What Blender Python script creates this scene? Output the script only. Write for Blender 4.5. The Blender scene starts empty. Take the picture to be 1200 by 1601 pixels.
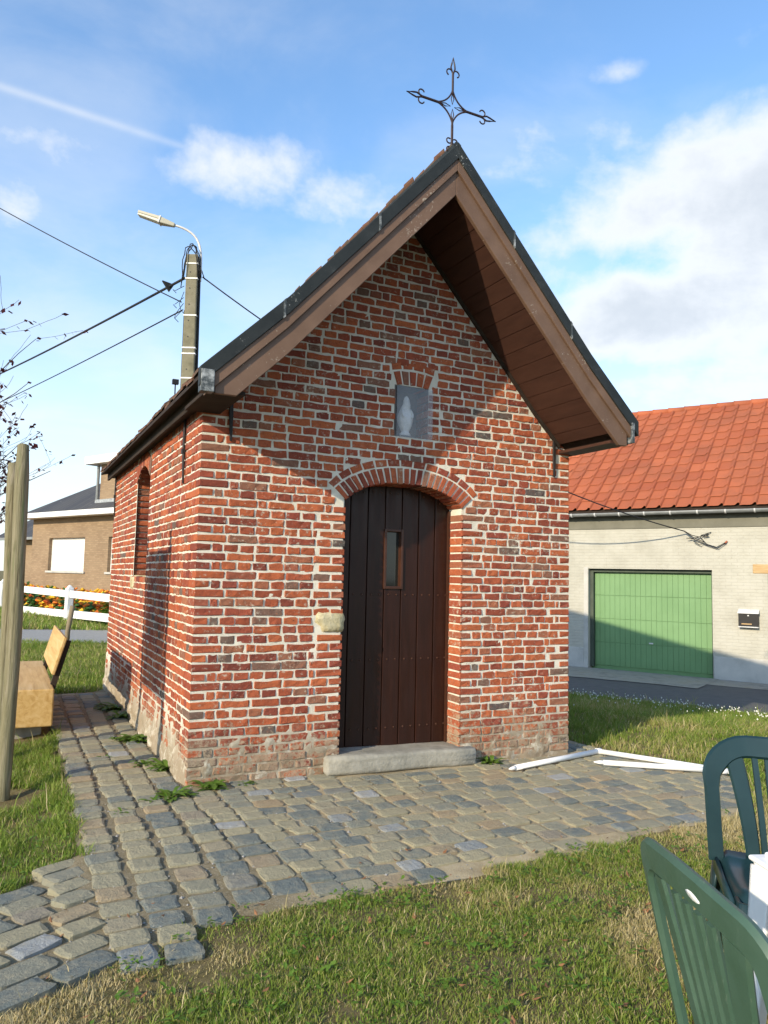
import bpy, math, random
import numpy as np
from mathutils import Vector, Matrix
random.seed(7); np.random.seed(7)
R = math.radians
scene = bpy.context.scene
COL = scene.collection

# ---------------------------------------------------------------- camera
cam_d = bpy.data.cameras.new('camera'); cam = bpy.data.objects.new('camera', cam_d); COL.objects.link(cam)
cam_d.sensor_fit = 'VERTICAL'; cam_d.sensor_height = 24.0; cam_d.lens = 24.0*1183.8/1601
cam_d.clip_start = 0.05; cam_d.clip_end = 2000
CAM = Vector((-1.1623, -5.2251, 1.4371))
_r, _u, _f = Vector((.895, -.4455, .0229)), Vector((-.0587, -.0667, .996)), Vector((.4422, .8928, .0859))
m = Matrix((_r, _u, -_f)).transposed().to_4x4(); m.translation = CAM
cam.matrix_world = m
scene.camera = cam
scene.render.resolution_x = 768; scene.render.resolution_y = 1024

# ---------------------------------------------------------------- light
SUN = Vector((1.35, .66, -.618)).normalized()          # the way the light travels
sun_el = math.asin(-SUN.z); sun_az = math.atan2(-SUN.x, -SUN.y)
sl = bpy.data.lights.new('sun', 'SUN'); sl.energy = 2.9; sl.angle = R(.55); sl.color = (1.0, .86, .64)
so = bpy.data.objects.new('sun', sl); COL.objects.link(so)
so.rotation_euler = SUN.to_track_quat('-Z', 'Y').to_euler()
so.location = (-12, -6, 9)

world = bpy.data.worlds.new('World'); scene.world = world; world.use_nodes = True
def build_world():
    nt = world.node_tree; nt.nodes.clear(); L = nt.links.new
    def nd(t, **k):
        n = nt.nodes.new(t)
        for a, b in k.items(): setattr(n, a, b)
        return n
    def math_(op, a, b=None, clamp=False):
        n = nd('ShaderNodeMath', operation=op, use_clamp=clamp)
        for i, v in enumerate((a, b)):
            if v is None: continue
            if isinstance(v, (int, float)): n.inputs[i].default_value = v
            else: L(v, n.inputs[i])
        return n.outputs[0]
    sky = nd('ShaderNodeTexSky', sky_type='NISHITA', sun_disc=False)
    sky.sun_elevation = sun_el; sky.sun_rotation = sun_az; sky.altitude = 50; sky.air_density = 1.0; sky.dust_density = .5; sky.ozone_density = 1.3
    tc = nd('ShaderNodeTexCoord'); d = tc.outputs['Generated']
    sep = nd('ShaderNodeSeparateXYZ'); L(d, sep.inputs[0])
    # flat-layer projection of the view direction for the cloud texture
    den = math_('ADD', math_('MAXIMUM', sep.outputs[2], 0.0), .22)
    cmb = nd('ShaderNodeCombineXYZ')
    L(math_('DIVIDE', sep.outputs[0], den), cmb.inputs[0]); L(math_('DIVIDE', sep.outputs[1], den), cmb.inputs[1])
    L(math_('MULTIPLY', sep.outputs[2], 1.2), cmb.inputs[2])
    n1 = nd('ShaderNodeTexNoise'); n1.inputs['Scale'].default_value = 2.6; n1.inputs['Detail'].default_value = 9; n1.inputs['Roughness'].default_value = .56
    n1.inputs['Distortion'].default_value = .25
    L(cmb.outputs[0], n1.inputs['Vector'])
    n2 = nd('ShaderNodeTexNoise'); n2.inputs['Scale'].default_value = 7.0; n2.inputs['Detail'].default_value = 6; n2.inputs['Roughness'].default_value = .6
    L(d, n2.inputs['Vector'])
    # cumulus banks, each a direction with a width and a height
    blobs = [((.64, .63, .43), .10, .055, 1.0), ((.72, .54, .42), .16, .10, 1.1), ((.71, .515, .475), .07, .055, .9), ((.70, .62, .33), .16, .075, 1.0),
             ((.77, .60, .235), .17, .05, .8), ((.225, .845, .480), .085, .042, .85), ((.330, .822, .462), .085, .036, .62), ((.578, .591, .562), .030, .016, .70),
             ((.655, .500, .566), .060, .045, .55), ((-.25, .93, .25), .22, .05, .35), ((-.75, .55, .38), .2, .1, .8), ((.2, -.85, .5), .3, .15, .8), ((-.5, -.7, .6), .2, .1, .7)]
    tot = None
    for c, rx, ry, w in blobs:
        c = Vector(c).normalized(); rt = c.cross(Vector((0, 0, 1))).normalized(); up = rt.cross(c)
        def dot(v):
            n = nd('ShaderNodeVectorMath', operation='DOT_PRODUCT'); L(d, n.inputs[0]); n.inputs[1].default_value = v; return n.outputs['Value']
        a = math_('DIVIDE', dot(rt), rx); b = math_('DIVIDE', dot(up), ry)
        q = math_('ADD', math_('MULTIPLY', a, a), math_('MULTIPLY', b, b))
        g = math_('MULTIPLY', math_('EXPONENT', math_('MULTIPLY', q, -.75)), w)
        g = math_('MULTIPLY', g, math_('GREATER_THAN', dot(c), 0.0))
        tot = g if tot is None else math_('MAXIMUM', tot, g)
    # contrail: a thin band on a great circle
    p0, p1 = Vector((-.0354, .862, .5057)), Vector((.3594, .8157, .4532))
    nrm = p0.cross(p1).normalized()
    nv = nd('ShaderNodeVectorMath', operation='DOT_PRODUCT'); L(d, nv.inputs[0]); nv.inputs[1].default_value = nrm
    ctr = math_('EXPONENT', math_('MULTIPLY', math_('POWER', math_('DIVIDE', nv.outputs['Value'], .0042), 2.0), -1.0))
    fr = nd('ShaderNodeVectorMath', operation='DOT_PRODUCT'); L(d, fr.inputs[0]); fr.inputs[1].default_value = (p0+p1).normalized()
    fade = nd('ShaderNodeMapRange'); fade.inputs['From Min'].default_value = .9; fade.inputs['From Max'].default_value = .985; L(fr.outputs['Value'], fade.inputs['Value'])
    ctr = math_('MULTIPLY', math_('MULTIPLY', ctr, fade.outputs[0]), math_('MULTIPLY', n2.outputs['Fac'], .55))
    # cumulus density
    den1 = math_('ADD', math_('MULTIPLY', tot, .60), math_('SUBTRACT', math_('MULTIPLY', n1.outputs['Fac'], 1.05), .52))
    den1 = math_('ADD', den1, math_('MULTIPLY', math_('SUBTRACT', n2.outputs['Fac'], .5), .85))
    mr = nd('ShaderNodeMapRange', interpolation_type='SMOOTHSTEP'); mr.inputs['From Min'].default_value = .12; mr.inputs['From Max'].default_value = .52; L(den1, mr.inputs['Value'])
    # thin veil everywhere
    veil = nd('ShaderNodeMapRange', interpolation_type='SMOOTHSTEP'); veil.inputs['From Min'].default_value = .38; veil.inputs['From Max'].default_value = .75; veil.inputs['To Max'].default_value = .30
    L(n1.outputs['Fac'], veil.inputs['Value'])
    low = nd('ShaderNodeMapRange', interpolation_type='SMOOTHSTEP'); low.inputs['From Min'].default_value = .48; low.inputs['From Max'].default_value = .04; low.inputs['To Max'].default_value = .66
    L(sep.outputs[2], low.inputs['Value'])
    cover = math_('MAXIMUM', mr.outputs[0], math_('ADD', math_('ADD', veil.outputs[0], low.outputs[0]), ctr), True)
    cover = math_('MULTIPLY', cover, .93)
    # brightness of the cloud itself: dense middles are greyer
    th = nd('ShaderNodeMapRange', interpolation_type='SMOOTHSTEP'); th.inputs['From Min'].default_value = .42; th.inputs['From Max'].default_value = .80; L(den1, th.inputs['Value'])
    cc = nd('ShaderNodeMix', data_type='RGBA'); cc.inputs[6].default_value = (3.35, 3.45, 3.55, 1); cc.inputs[7].default_value = (2.45, 2.62, 2.82, 1)
    L(th.outputs[0], cc.inputs[0])
    tint = nd('ShaderNodeMix', data_type='RGBA', blend_type='MULTIPLY'); tint.inputs[0].default_value = 1.0; tint.inputs[7].default_value = (.80, .98, 1.10, 1); L(sky.outputs[0], tint.inputs[6])
    mx = nd('ShaderNodeMix', data_type='RGBA'); L(cover, mx.inputs[0]); L(tint.outputs[2], mx.inputs[6]); L(cc.outputs[2], mx.inputs[7])
    bg = nd('ShaderNodeBackground'); bg.inputs['Strength'].default_value = .15
    L(mx.outputs[2], bg.inputs[0])
    out = nd('ShaderNodeOutputWorld'); L(bg.outputs[0], out.inputs[0])
build_world()
scene.view_settings.view_transform = 'Standard'; scene.view_settings.look = 'None'
scene.view_settings.exposure = 1.0; scene.view_settings.gamma = 1.0; scene.view_settings.use_curve_mapping = False
scene.cycles.max_bounces = 6; scene.cycles.transparent_max_bounces = 8
scene.cycles.use_denoising = True

# ---------------------------------------------------------------- materials
class NT:
    def __init__(s, name):
        s.m = bpy.data.materials.new(name); s.m.use_nodes = True
        s.t = s.m.node_tree; s.t.nodes.clear()
        s.b = s.n('ShaderNodeBsdfPrincipled'); s.o = s.n('ShaderNodeOutputMaterial'); s.l(s.b.outputs[0], s.o.inputs[0])
    def n(s, t, **k):
        n = s.t.nodes.new(t)
        for a, b in k.items(): setattr(n, a, b)
        return n
    def l(s, a, b): s.t.links.new(a, b)
    def coord(s, kind='Object'):
        if kind == 'World': return s.n('ShaderNodeNewGeometry').outputs['Position']
        return s.n('ShaderNodeTexCoord').outputs[kind]
    def noise(s, scale, detail=5, rough=.6, vec=None, stretch=None, dist=0):
        n = s.n('ShaderNodeTexNoise'); n.inputs['Scale'].default_value = scale; n.inputs['Detail'].default_value = detail
        n.inputs['Roughness'].default_value = rough; n.inputs['Distortion'].default_value = dist
        v = vec if vec is not None else s.coord('World')
        if stretch:
            mp = s.n('ShaderNodeMapping'); mp.inputs['Scale'].default_value = stretch; s.l(v, mp.inputs[0]); v = mp.outputs[0]
        s.l(v, n.inputs['Vector']); return n.outputs['Fac']
    def ramp(s, fac, cols, interp='LINEAR'):
        r = s.n('ShaderNodeValToRGB'); e = r.color_ramp.elements; r.color_ramp.interpolation = interp
        while len(e) < len(cols): e.new(.5)
        for i, (p, c) in enumerate(cols):
            e[i].position = p; e[i].color = tuple(c)+(1,) if len(c) == 3 else c
        s.l(fac, r.inputs[0]); return r.outputs[0]
    def val(s, fac, a, b, lo=0., hi=1., smooth=True):
        n = s.n('ShaderNodeMapRange'); n.interpolation_type = 'SMOOTHSTEP' if smooth else 'LINEAR'
        n.inputs['From Min'].default_value = a; n.inputs['From Max'].default_value = b
        n.inputs['To Min'].default_value = lo; n.inputs['To Max'].default_value = hi; s.l(fac, n.inputs['Value']); return n.outputs[0]
    def math(s, op, a, b=0.0):
        n = s.n('ShaderNodeMath', operation=op)
        for i, v in enumerate((a, b)):
            if isinstance(v, (int, float)): n.inputs[i].default_value = v
            else: s.l(v, n.inputs[i])
        return n.outputs[0]
    def mix(s, fac, a, b, blend='MIX'):
        n = s.n('ShaderNodeMix', data_type='RGBA', blend_type=blend)
        for i, v in ((0, fac), (6, a), (7, b)):
            if isinstance(v, (int, float)): n.inputs[i].default_value = v
            elif isinstance(v, tuple): n.inputs[i].default_value = tuple(v)+(1,) if len(v) == 3 else v
            else: s.l(v, n.inputs[i])
        return n.outputs[2]
    def bump(s, h, strength=.5, dist=.01):
        n = s.n('ShaderNodeBump'); n.inputs['Strength'].default_value = strength; n.inputs['Distance'].default_value = dist
        s.l(h, n.inputs['Height']); s.l(n.outputs[0], s.b.inputs['Normal'])
    def z(s):
        sp = s.n('ShaderNodeSeparateXYZ'); s.l(s.coord('World'), sp.inputs[0]); return sp.outputs
    def done(s, col, rough=.8, spec=.3):
        if isinstance(col, tuple): s.b.inputs['Base Color'].default_value = tuple(col)+(1,)
        else: s.l(col, s.b.inputs['Base Color'])
        if isinstance(rough, (int, float)): s.b.inputs['Roughness'].default_value = rough
        else: s.l(rough, s.b.inputs['Roughness'])
        s.b.inputs['Specular IOR Level'].default_value = spec
        return s.m
def simple(name, cols, scale=8., rough=.75, bump=.3, bscale=40., bdist=.004, spec=.3, stretch=None, kind='World', detail=6):
    t = NT(name); v = t.coord(kind)
    f = t.noise(scale, detail, .62, v, stretch)
    k = len(cols)
    c = t.ramp(f, [(.3+.4*i/max(1, k-1), c) for i, c in enumerate(cols)])
    if bump: t.bump(t.noise(bscale, 6, .65, v, stretch), bump, bdist)
    return t.done(c, rough, spec)
MAT = {}
BRICKCOLS = [(0, (.185, .048, .035)), (.14, (.28, .069, .038)), (.32, (.375, .096, .043)), (.54, (.455, .130, .053)), (.70, (.37, .093, .046)), (.82, (.26, .062, .043)), (.90, (.36, .14, .075)), (.96, (.22, .115, .08)), (.988, (.145, .115, .095)), (1, (.10, .095, .09))]
def brick_mat(name, src):
    t = NT(name)
    if src == 'obj': rnd = t.n('ShaderNodeObjectInfo').outputs['Random']
    else:
        a = t.n('ShaderNodeAttribute'); a.attribute_name = 'rnd'; rnd = a.outputs['Fac']
    c = t.ramp(rnd, BRICKCOLS)
    P = t.coord('World')
    # mottling inside each brick
    c = t.mix(t.val(t.noise(26, 6, .7), .38, .68, 0, .75), c, t.mix(.5, c, (.15, .05, .038)))
    c = t.mix(t.val(t.noise(55, 5, .7), .56, .74, 0, .5), c, (.50, .17, .08))
    x, y, z = t.z()
    # lime and mortar smears, common near the ground where the face has weathered
    sm = t.noise(34, 7, .72); bg = t.noise(3.1, 4, .6)
    lowz = t.val(z, .55, .03, 0, .19)
    thr = t.math('ADD', t.math('ADD', sm, lowz), t.math('MULTIPLY', t.math('SUBTRACT', bg, .5), .35))
    c = t.mix(t.val(thr, .56, .70, 0, .8), c, t.mix(t.val(z, .7, .3), (.50, .44, .35), (.36, .285, .20)))
    c = t.mix(t.val(t.noise(90, 3, .6), .62, .70, 0, .8), c, (.09, .035, .03))
    # soot and lichen near the top of the gable and moss at the foot
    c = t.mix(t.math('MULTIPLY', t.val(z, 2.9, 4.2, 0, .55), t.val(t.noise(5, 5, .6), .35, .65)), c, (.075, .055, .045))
    c = t.mix(t.math('MULTIPLY', t.val(z, .28, .02, 0, .6), t.val(t.noise(9, 5, .6), .4, .62)), c, (.16, .13, .08))
    h = t.math('ADD', t.noise(70, 7, .75), t.math('MULTIPLY', t.noise(22, 4, .6), 1.2))
    t.bump(h, .75, .007)
    return t.done(c, .9, .15)
def mats():
    MAT['brick'] = brick_mat('brick', 'obj'); MAT['brick_mass'] = brick_mat('brick_mass', 'attr')
    t = NT('mortar'); f = t.noise(6, 8, .65)
    c = t.ramp(f, [(.3, (.54, .50, .41)), (.5, (.68, .64, .54)), (.7, (.74, .70, .61))])
    x, y, z = t.z()
    c = t.mix(t.math('MULTIPLY', t.val(z, 2.2, 3.8, 0, .5), 1.0), c, (.46, .45, .42))
    c = t.mix(t.math('MULTIPLY', t.val(z, .55, .12, 0, .9), t.val(t.noise(11, 6, .7), .22, .55)), c, (.25, .195, .13))
    c = t.mix(t.val(t.noise(48, 4, .7), .58, .72, 0, .5), c, (.30, .16, .10))
    t.bump(t.noise(90, 8, .75), .8, .006); MAT['mortar'] = t.done(c, .95, .1)
    t = NT('old_paint_brown'); P = t.coord('World')
    c = t.ramp(t.noise(5, 4, .6), [(.3, (.125, .074, .049)), (.7, (.170, .104, .071))])
    chips = t.math('ADD', t.noise(46, 6, .75, None, (1, .3, 1)), t.math('MULTIPLY', t.noise(3.2, 3, .5), .5))
    c = t.mix(t.val(chips, .90, .95, 0, .7), c, (.46, .41, .34))
    t.bump(t.noise(60, 4, .6), .25, .003); MAT['paint_brown'] = t.done(c, .55, .3)
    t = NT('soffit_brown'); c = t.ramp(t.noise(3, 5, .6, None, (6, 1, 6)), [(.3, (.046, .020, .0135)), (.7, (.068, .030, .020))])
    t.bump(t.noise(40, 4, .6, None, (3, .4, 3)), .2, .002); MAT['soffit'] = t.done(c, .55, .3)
    MAT['dark_timber'] = simple('dark_timber', [(.018, .012, .009), (.036, .024, .017)], 6, .85, .4, 40)
    t = NT('zinc'); c = t.ramp(t.noise(7, 6, .65), [(.3, (.014, .018, .020)), (.6, (.026, .031, .033)), (.75, (.05, .057, .06))])
    c = t.mix(t.val(t.math('ADD', t.noise(38, 6, .8), t.math('MULTIPLY', t.noise(3.5, 3, .5), .5)), .92, .98, 0, .7), c, (.55, .56, .55))
    MAT['zinc'] = t.done(c, .65, .25)
    MAT['end_zinc'] = simple('end_zinc', [(.03, .036, .04), (.06, .07, .075), (.42, .44, .45)], 16, .5, .2)
    MAT['flash'] = simple('bare_zinc', [(.16, .18, .2), (.45, .47, .48)], 18, .5, .2)
    t = NT('old_tile'); rnd = t.n('ShaderNodeAttribute'); rnd.attribute_name = 'rnd'
    c = t.ramp(t.noise(9, 6, .7), [(.3, (.085, .05, .035)), (.5, (.14, .07, .045)), (.62, (.085, .07, .055)), (.75, (.18, .155, .10))])
    t.bump(t.noise(40, 6, .7), .6, .006); MAT['old_tile'] = t.done(c, .9, .2)
    # varnished door
    t = NT('door_wood'); c = t.ramp(t.noise(3, 7, .65, None, (9, 9, .7)), [(.3, (.017, .0056, .0034)), (.7, (.031, .0098, .0056))])
    t.bump(t.noise(30, 5, .6, None, (6, 6, .5)), .12, .002); MAT['door'] = t.done(c, t.val(t.noise(6, 5, .6, None, (4, 4, .6)), .3, .7, .30, .48), .30)
    MAT['door_frame'] = simple('door_frame_wood', [(.040, .015, .008), (.065, .024, .013)], 8, .4, .15, 30, .002, .4)
    t = NT('dark_glass'); MAT['glass_dark'] = t.done((.012, .014, .013), .06, .6)
    t = NT('house_glass'); MAT['glass'] = t.done((.02, .025, .03), .05, .6)
    MAT['iron'] = simple('wrought_iron', [(.012, .011, .012), (.035, .028, .026)], 20, .55, .3, 80, .002)
    MAT['cross_iron'] = simple('cross_iron', [(.020, .012, .014), (.045, .024, .022)], 16, .5, .3, 80, .002)
    MAT['bluestone'] = simple('step_stone', [(.22, .21, .175), (.30, .285, .24), (.36, .34, .29)], 9, .85, .8, 40, .010)
    MAT['cream_stone'] = simple('cream_stone', [(.34, .28, .15), (.48, .42, .26), (.56, .50, .35)], 11, .9, .9, 22, .016)
    MAT['niche_plaster'] = simple('niche_plaster', [(.085, .08, .08), (.145, .135, .13)], 10, .9, .3)
    MAT['plaster_white'] = simple('white_plaster', [(.76, .76, .73), (.85, .84, .80)], 12, .6, .2)
    t = NT('dusty_acrylic'); tr = t.n('ShaderNodeBsdfTransparent'); tr.inputs[0].default_value = (.93, .94, .96, 1)
    df = t.n('ShaderNodeBsdfDiffuse'); df.inputs[0].default_value = (.50, .46, .44, 1)
    gl = t.n('ShaderNodeBsdfGlossy'); gl.inputs['Roughness'].default_value = .12
    m1 = t.n('ShaderNodeMixShader'); t.l(t.val(t.noise(9, 6, .7), 0.3, .7, .05, .13), m1.inputs[0]); t.l(tr.outputs[0], m1.inputs[1]); t.l(df.outputs[0], m1.inputs[2])
    m2 = t.n('ShaderNodeMixShader'); m2.inputs[0].default_value = .05; t.l(m1.outputs[0], m2.inputs[1]); t.l(gl.outputs[0], m2.inputs[2])
    t.l(m2.outputs[0], t.o.inputs[0]); MAT['acrylic'] = t.m
    # ground
    def cobble_mat(name, src):
        t = NT(name)
        if src == 'obj': rnd = t.n('ShaderNodeObjectInfo').outputs['Random']
        else:
            a = t.n('ShaderNodeAttribute'); a.attribute_name = 'rnd'; rnd = a.outputs['Fac']
        c = t.ramp(rnd, [(0, (.145, .17, .165)), (.15, (.165, .185, .17)), (.27, (.24, .24, .19)), (.4, (.30, .28, .195)), (.6, (.34, .305, .20)), (.78, (.27, .262, .195)), (.9, (.345, .265, .165)), (.95, (.165, .19, .19)), (1, (.36, .37, .37))])
        c = t.mix(t.val(t.noise(17, 6, .7), .4, .7, 0, .5), c, (.36, .315, .215))
        c = t.mix(t.val(t.noise(60, 5, .75), .55, .75, 0, .35), c, (.10, .10, .09))
        t.bump(t.math('ADD', t.noise(80, 7, .75), t.math('MULTIPLY', t.noise(28, 5, .65), 1.6)), .9, .010)
        return t.done(c, .85, .2)
    MAT['cobble'] = cobble_mat('cobble', 'obj'); MAT['cobble_mass'] = cobble_mat('cobble_mass', 'attr')
    t = NT('joint_sand'); x, y, z = t.z()
    c = t.ramp(t.noise(7, 8, .7), [(.3, (.30, .235, .14)), (.5, (.43, .35, .22)), (.7, (.50, .42, .28))])
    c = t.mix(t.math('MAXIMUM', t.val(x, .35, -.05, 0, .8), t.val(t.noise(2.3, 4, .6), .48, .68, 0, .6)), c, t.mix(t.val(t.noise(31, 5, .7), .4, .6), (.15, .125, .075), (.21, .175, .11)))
    c = t.mix(t.val(t.noise(120, 4, .7), .55, .68, 0, .8), c, (.42, .39, .33))
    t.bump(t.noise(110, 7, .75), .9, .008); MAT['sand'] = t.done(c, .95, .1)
    t = NT('turf_soil'); g = t.noise(1.6, 6, .65)
    c = t.ramp(t.noise(14, 7, .7), [(.3, (.15, .125, .05)), (.5, (.21, .175, .08)), (.7, (.29, .23, .13))])
    c = t.mix(t.val(g, .42, .66, 0, .6), c, (.16, .125, .065))
    t.bump(t.noise(60, 7, .75), .9, .03); MAT['soil'] = t.done(c, .95, .1)
    t = NT('grass_blade'); a = t.n('ShaderNodeAttribute'); a.attribute_name = 'rnd'
    c = t.ramp(a.outputs['Fac'], [(0, (.080, .150, .018)), (.25, (.150, .240, .030)), (.5, (.235, .295, .052)), (.66, (.33, .31, .10)), (.82, (.46, .38, .18)), (1, (.58, .49, .28))])
    tr = t.n('ShaderNodeBsdfTranslucent'); t.l(c, tr.inputs[0]); t.done(c, .55, .3)
    ms = t.n('ShaderNodeMixShader'); ms.inputs[0].default_value = .35; t.l(t.b.outputs[0], ms.inputs[1]); t.l(tr.outputs[0], ms.inputs[2]); t.l(ms.outputs[0], t.o.inputs[0]); MAT['grass'] = t.m
    t = NT('weed_leaf'); o = t.n('ShaderNodeObjectInfo'); c = t.ramp(t.noise(30, 3), [(.3, (.085, .18, .022)), (.7, (.17, .27, .04))])
    tr = t.n('ShaderNodeBsdfTranslucent'); t.l(c, tr.inputs[0]); t.done(c, .5, .3)
    ms = t.n('ShaderNodeMixShader'); ms.inputs[0].default_value = .35; t.l(t.b.outputs[0], ms.inputs[1]); t.l(tr.outputs[0], ms.inputs[2]); t.l(ms.outputs[0], t.o.inputs[0]); MAT['weed'] = t.m
    MAT['asphalt'] = simple('asphalt', [(.085, .085, .087), (.115, .113, .11)], 5, .9, .5, 160, .004)
    MAT['concrete'] = simple('concrete', [(.20, .19, .165), (.30, .285, .25), (.26, .24, .18)], 4, .9, .5, 60, .005)
    MAT['gravel'] = simple('gravel', [(.25, .24, .22), (.36, .35, .33)], 30, .95, .8, 120, .01)
    # things
    t = NT('post_wood'); c = t.ramp(t.noise(2.2, 8, .68, None, (16, 16, 1.0), 1.2), [(.30, (.075, .062, .038)), (.42, (.165, .150, .085)), (.55, (.225, .20, .125)), (.72, (.31, .27, .20))])
    c = t.mix(t.val(t.noise(6, 4, .6, None, (8, 8, .25)), .57, .70, 0, .7), c, (.13, .17, .075))
    c = t.mix(t.val(t.noise(3.1, 5, .6, None, (22, 22, .5), .6), .60, .66, 0, .8), c, (.05, .035, .02))
    t.bump(t.noise(4, 7, .7, None, (16, 16, 1)), .9, .012); MAT['post'] = t.done(c, .8, .2)
    t = NT('bench_wood'); c = t.ramp(t.noise(2.2, 7, .6, None, (8, .6, 8), .8), [(.3, (.40, .235, .075)), (.5, (.52, .34, .13)), (.7, (.58, .40, .19))])
    c = t.mix(t.val(t.noise(5, 5, .7, None, (5, .4, 5)), .60, .70, 0, .5), c, (.25, .12, .04))
    t.bump(t.noise(14, 5, .6, None, (6, .4, 6)), .2, .004); MAT['bench'] = t.done(c, .6, .3)
    MAT['stake'] = simple('grey_stake', [(.17, .13, .08), (.27, .22, .15)], 12, .85, .4, 40, .004, .2, (6, 6, .6))
    MAT['pvc_white'] = simple('white_pvc', [(.74, .74, .73), (.80, .80, .79)], 6, .45, .1)
    MAT['pole_concrete'] = simple('pole_concrete', [(.13, .12, .08), (.19, .175, .12), (.23, .21, .155)], 5, .9, .5, 70, .004)
    MAT['steel'] = simple('galvanised', [(.5, .5, .5), (.66, .66, .65)], 9, .4, .1)
    MAT['cable'] = simple('cable_black', [(.010, .010, .012), (.018, .018, .02)], 9, .6, 0)
    t = NT('lamp_housing'); MAT['lamp'] = t.done((.42, .40, .32), .5, .4)
    t = NT('lamp_cover'); MAT['lamp_glass'] = t.done((.62, .60, .50), .25, .5)
    # barn
    t = NT('barn_tile'); o = t.n('ShaderNodeObjectInfo')
    at = t.n('ShaderNodeAttribute'); at.attribute_name = 'rnd'
    rr = t.math('FRACT', t.math('ADD', o.outputs['Random'], at.outputs['Fac']))
    c = t.ramp(rr, [(0, (.33, .092, .042)), (.5, (.39, .116, .054)), (1, (.30, .080, .038))])
    c = t.mix(t.val(t.noise(1.1, 6, .65), .42, .68, 0, .6), c, (.25, .085, .046))
    c = t.mix(t.val(t.noise(20, 5, .7), .56, .75, 0, .3), c, (.20, .08, .05))
    MAT['barn_tile'] = t.done(c, .75, .25)
    t = NT('painted_brick'); br = t.n('ShaderNodeTexBrick'); br.inputs['Scale'].default_value = 1.0
    br.inputs['Brick Width'].default_value = .22; br.inputs['Row Height'].default_value = .065; br.inputs['Mortar Size'].default_value = .006; br.inputs['Mortar Smooth'].default_value = .6
    br.inputs['Color1'].default_value = br.inputs['Color2'].default_value = (1, 1, 1, 1); br.inputs['Mortar'].default_value = (0, 0, 0, 1)
    mp = t.n('ShaderNodeMapping'); mp.inputs['Rotation'].default_value = (R(90), 0, 0); t.l(t.coord('Object'), mp.inputs[0]); t.l(mp.outputs[0], br.inputs['Vector'])
    c = t.ramp(t.noise(2.2, 7, .65), [(.3, (.37, .355, .30)), (.55, (.435, .42, .36)), (.75, (.47, .455, .40))])
    c = t.mix(t.val(t.noise(5, 6, .7, None, (1, 1, 9)), .58, .70, 0, .35), c, (.33, .29, .22))
    c = t.mix(t.val(t.noise(3, 6, .7, None, (3, 3, .35)), .60, .74, 0, .4), c, (.28, .26, .21))
    rg = t.n('ShaderNodeRGBToBW'); t.l(br.outputs['Color'], rg.inputs[0])
    t.bump(t.math('ADD', rg.outputs[0], t.math('MULTIPLY', t.noise(30, 5, .6), .6)), .6, .008); MAT['barn_wall'] = t.done(c, .85, .2)
    MAT['plinth'] = simple('plinth_render', [(.34, .33, .305), (.44, .43, .40), (.50, .485, .445)], 2.5, .9, .4, 30, .005)
    t = NT('door_green'); c = t.ramp(t.noise(2, 4, .6), [(.3, (.135, .255, .108)), (.7, (.16, .29, .128))]); MAT['green'] = t.done(c, .5, .35)
    MAT['green_dark'] = simple('frame_green', [(.05, .065, .05), (.08, .10, .075)], 6, .7, .1)
    MAT['gutter'] = simple('gutter_zinc', [(.16, .17, .17), (.25, .26, .26)], 6, .4, .1)
    MAT['lintel'] = simple('lintel_wood', [(.38, .24, .11), (.52, .37, .2)], 5, .8, .4, 20, .004, .2, (1, 1, 8))
    MAT['band_olive'] = simple('olive_band', [(.135, .13, .10), (.18, .172, .135)], 3, .8, .2)  # dark olive tone for the strip below the barn eave
    MAT['black'] = simple('black_box', [(.012, .012, .013), (.02, .02, .022)], 9, .45, .1)
    # house
    t = NT('house_brick'); br = t.n('ShaderNodeTexBrick'); br.inputs['Scale'].default_value = 1.0
    br.inputs['Brick Width'].default_value = .21; br.inputs['Row Height'].default_value = .065; br.inputs['Mortar Size'].default_value = .009
    br.inputs['Color1'].default_value = (.29, .205, .13, 1); br.inputs['Color2'].default_value = (.22, .15, .095, 1); br.inputs['Mortar'].default_value = (.20, .15, .10, 1)
    mp = t.n('ShaderNodeMapping'); mp.inputs['Rotation'].default_value = (R(90), 0, 0); t.l(t.coord('Object'), mp.inputs[0]); t.l(mp.outputs[0], br.inputs['Vector'])
    c = t.mix(t.val(t.noise(.8, 4), .35, .7, 0, .3), br.outputs['Color'], (.38, .28, .18)); MAT['house_brick'] = t.done(c, .9, .2)
    t = NT('slate_roof'); br = t.n('ShaderNodeTexBrick'); br.inputs['Scale'].default_value = 1.0
    br.inputs['Brick Width'].default_value = .3; br.inputs['Row Height'].default_value = .22; br.inputs['Mortar Size'].default_value = .012
    br.inputs['Color1'].default_value = (.050, .050, .055, 1); br.inputs['Color2'].default_value = (.075, .072, .07, 1); br.inputs['Mortar'].default_value = (.02, .02, .02, 1)
    mp = t.n('ShaderNodeMapping'); mp.inputs['Rotation'].default_value = (R(60), 0, 0); t.l(t.coord('Object'), mp.inputs[0]); t.l(mp.outputs[0], br.inputs['Vector'])
    c = t.mix(t.val(t.noise(3.2, 6, .75), .60, .72, 0, .6), br.outputs['Color'], (.30, .29, .26)); MAT['slate'] = t.done(c, .7, .3)
    MAT['shutter'] = simple('shutter_white', [(.76, .76, .75), (.80, .80, .79)], 3, .5, 0)
    MAT['white_paint'] = simple('white_paint', [(.66, .66, .65), (.76, .76, .75)], 4, .5, 0)
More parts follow.
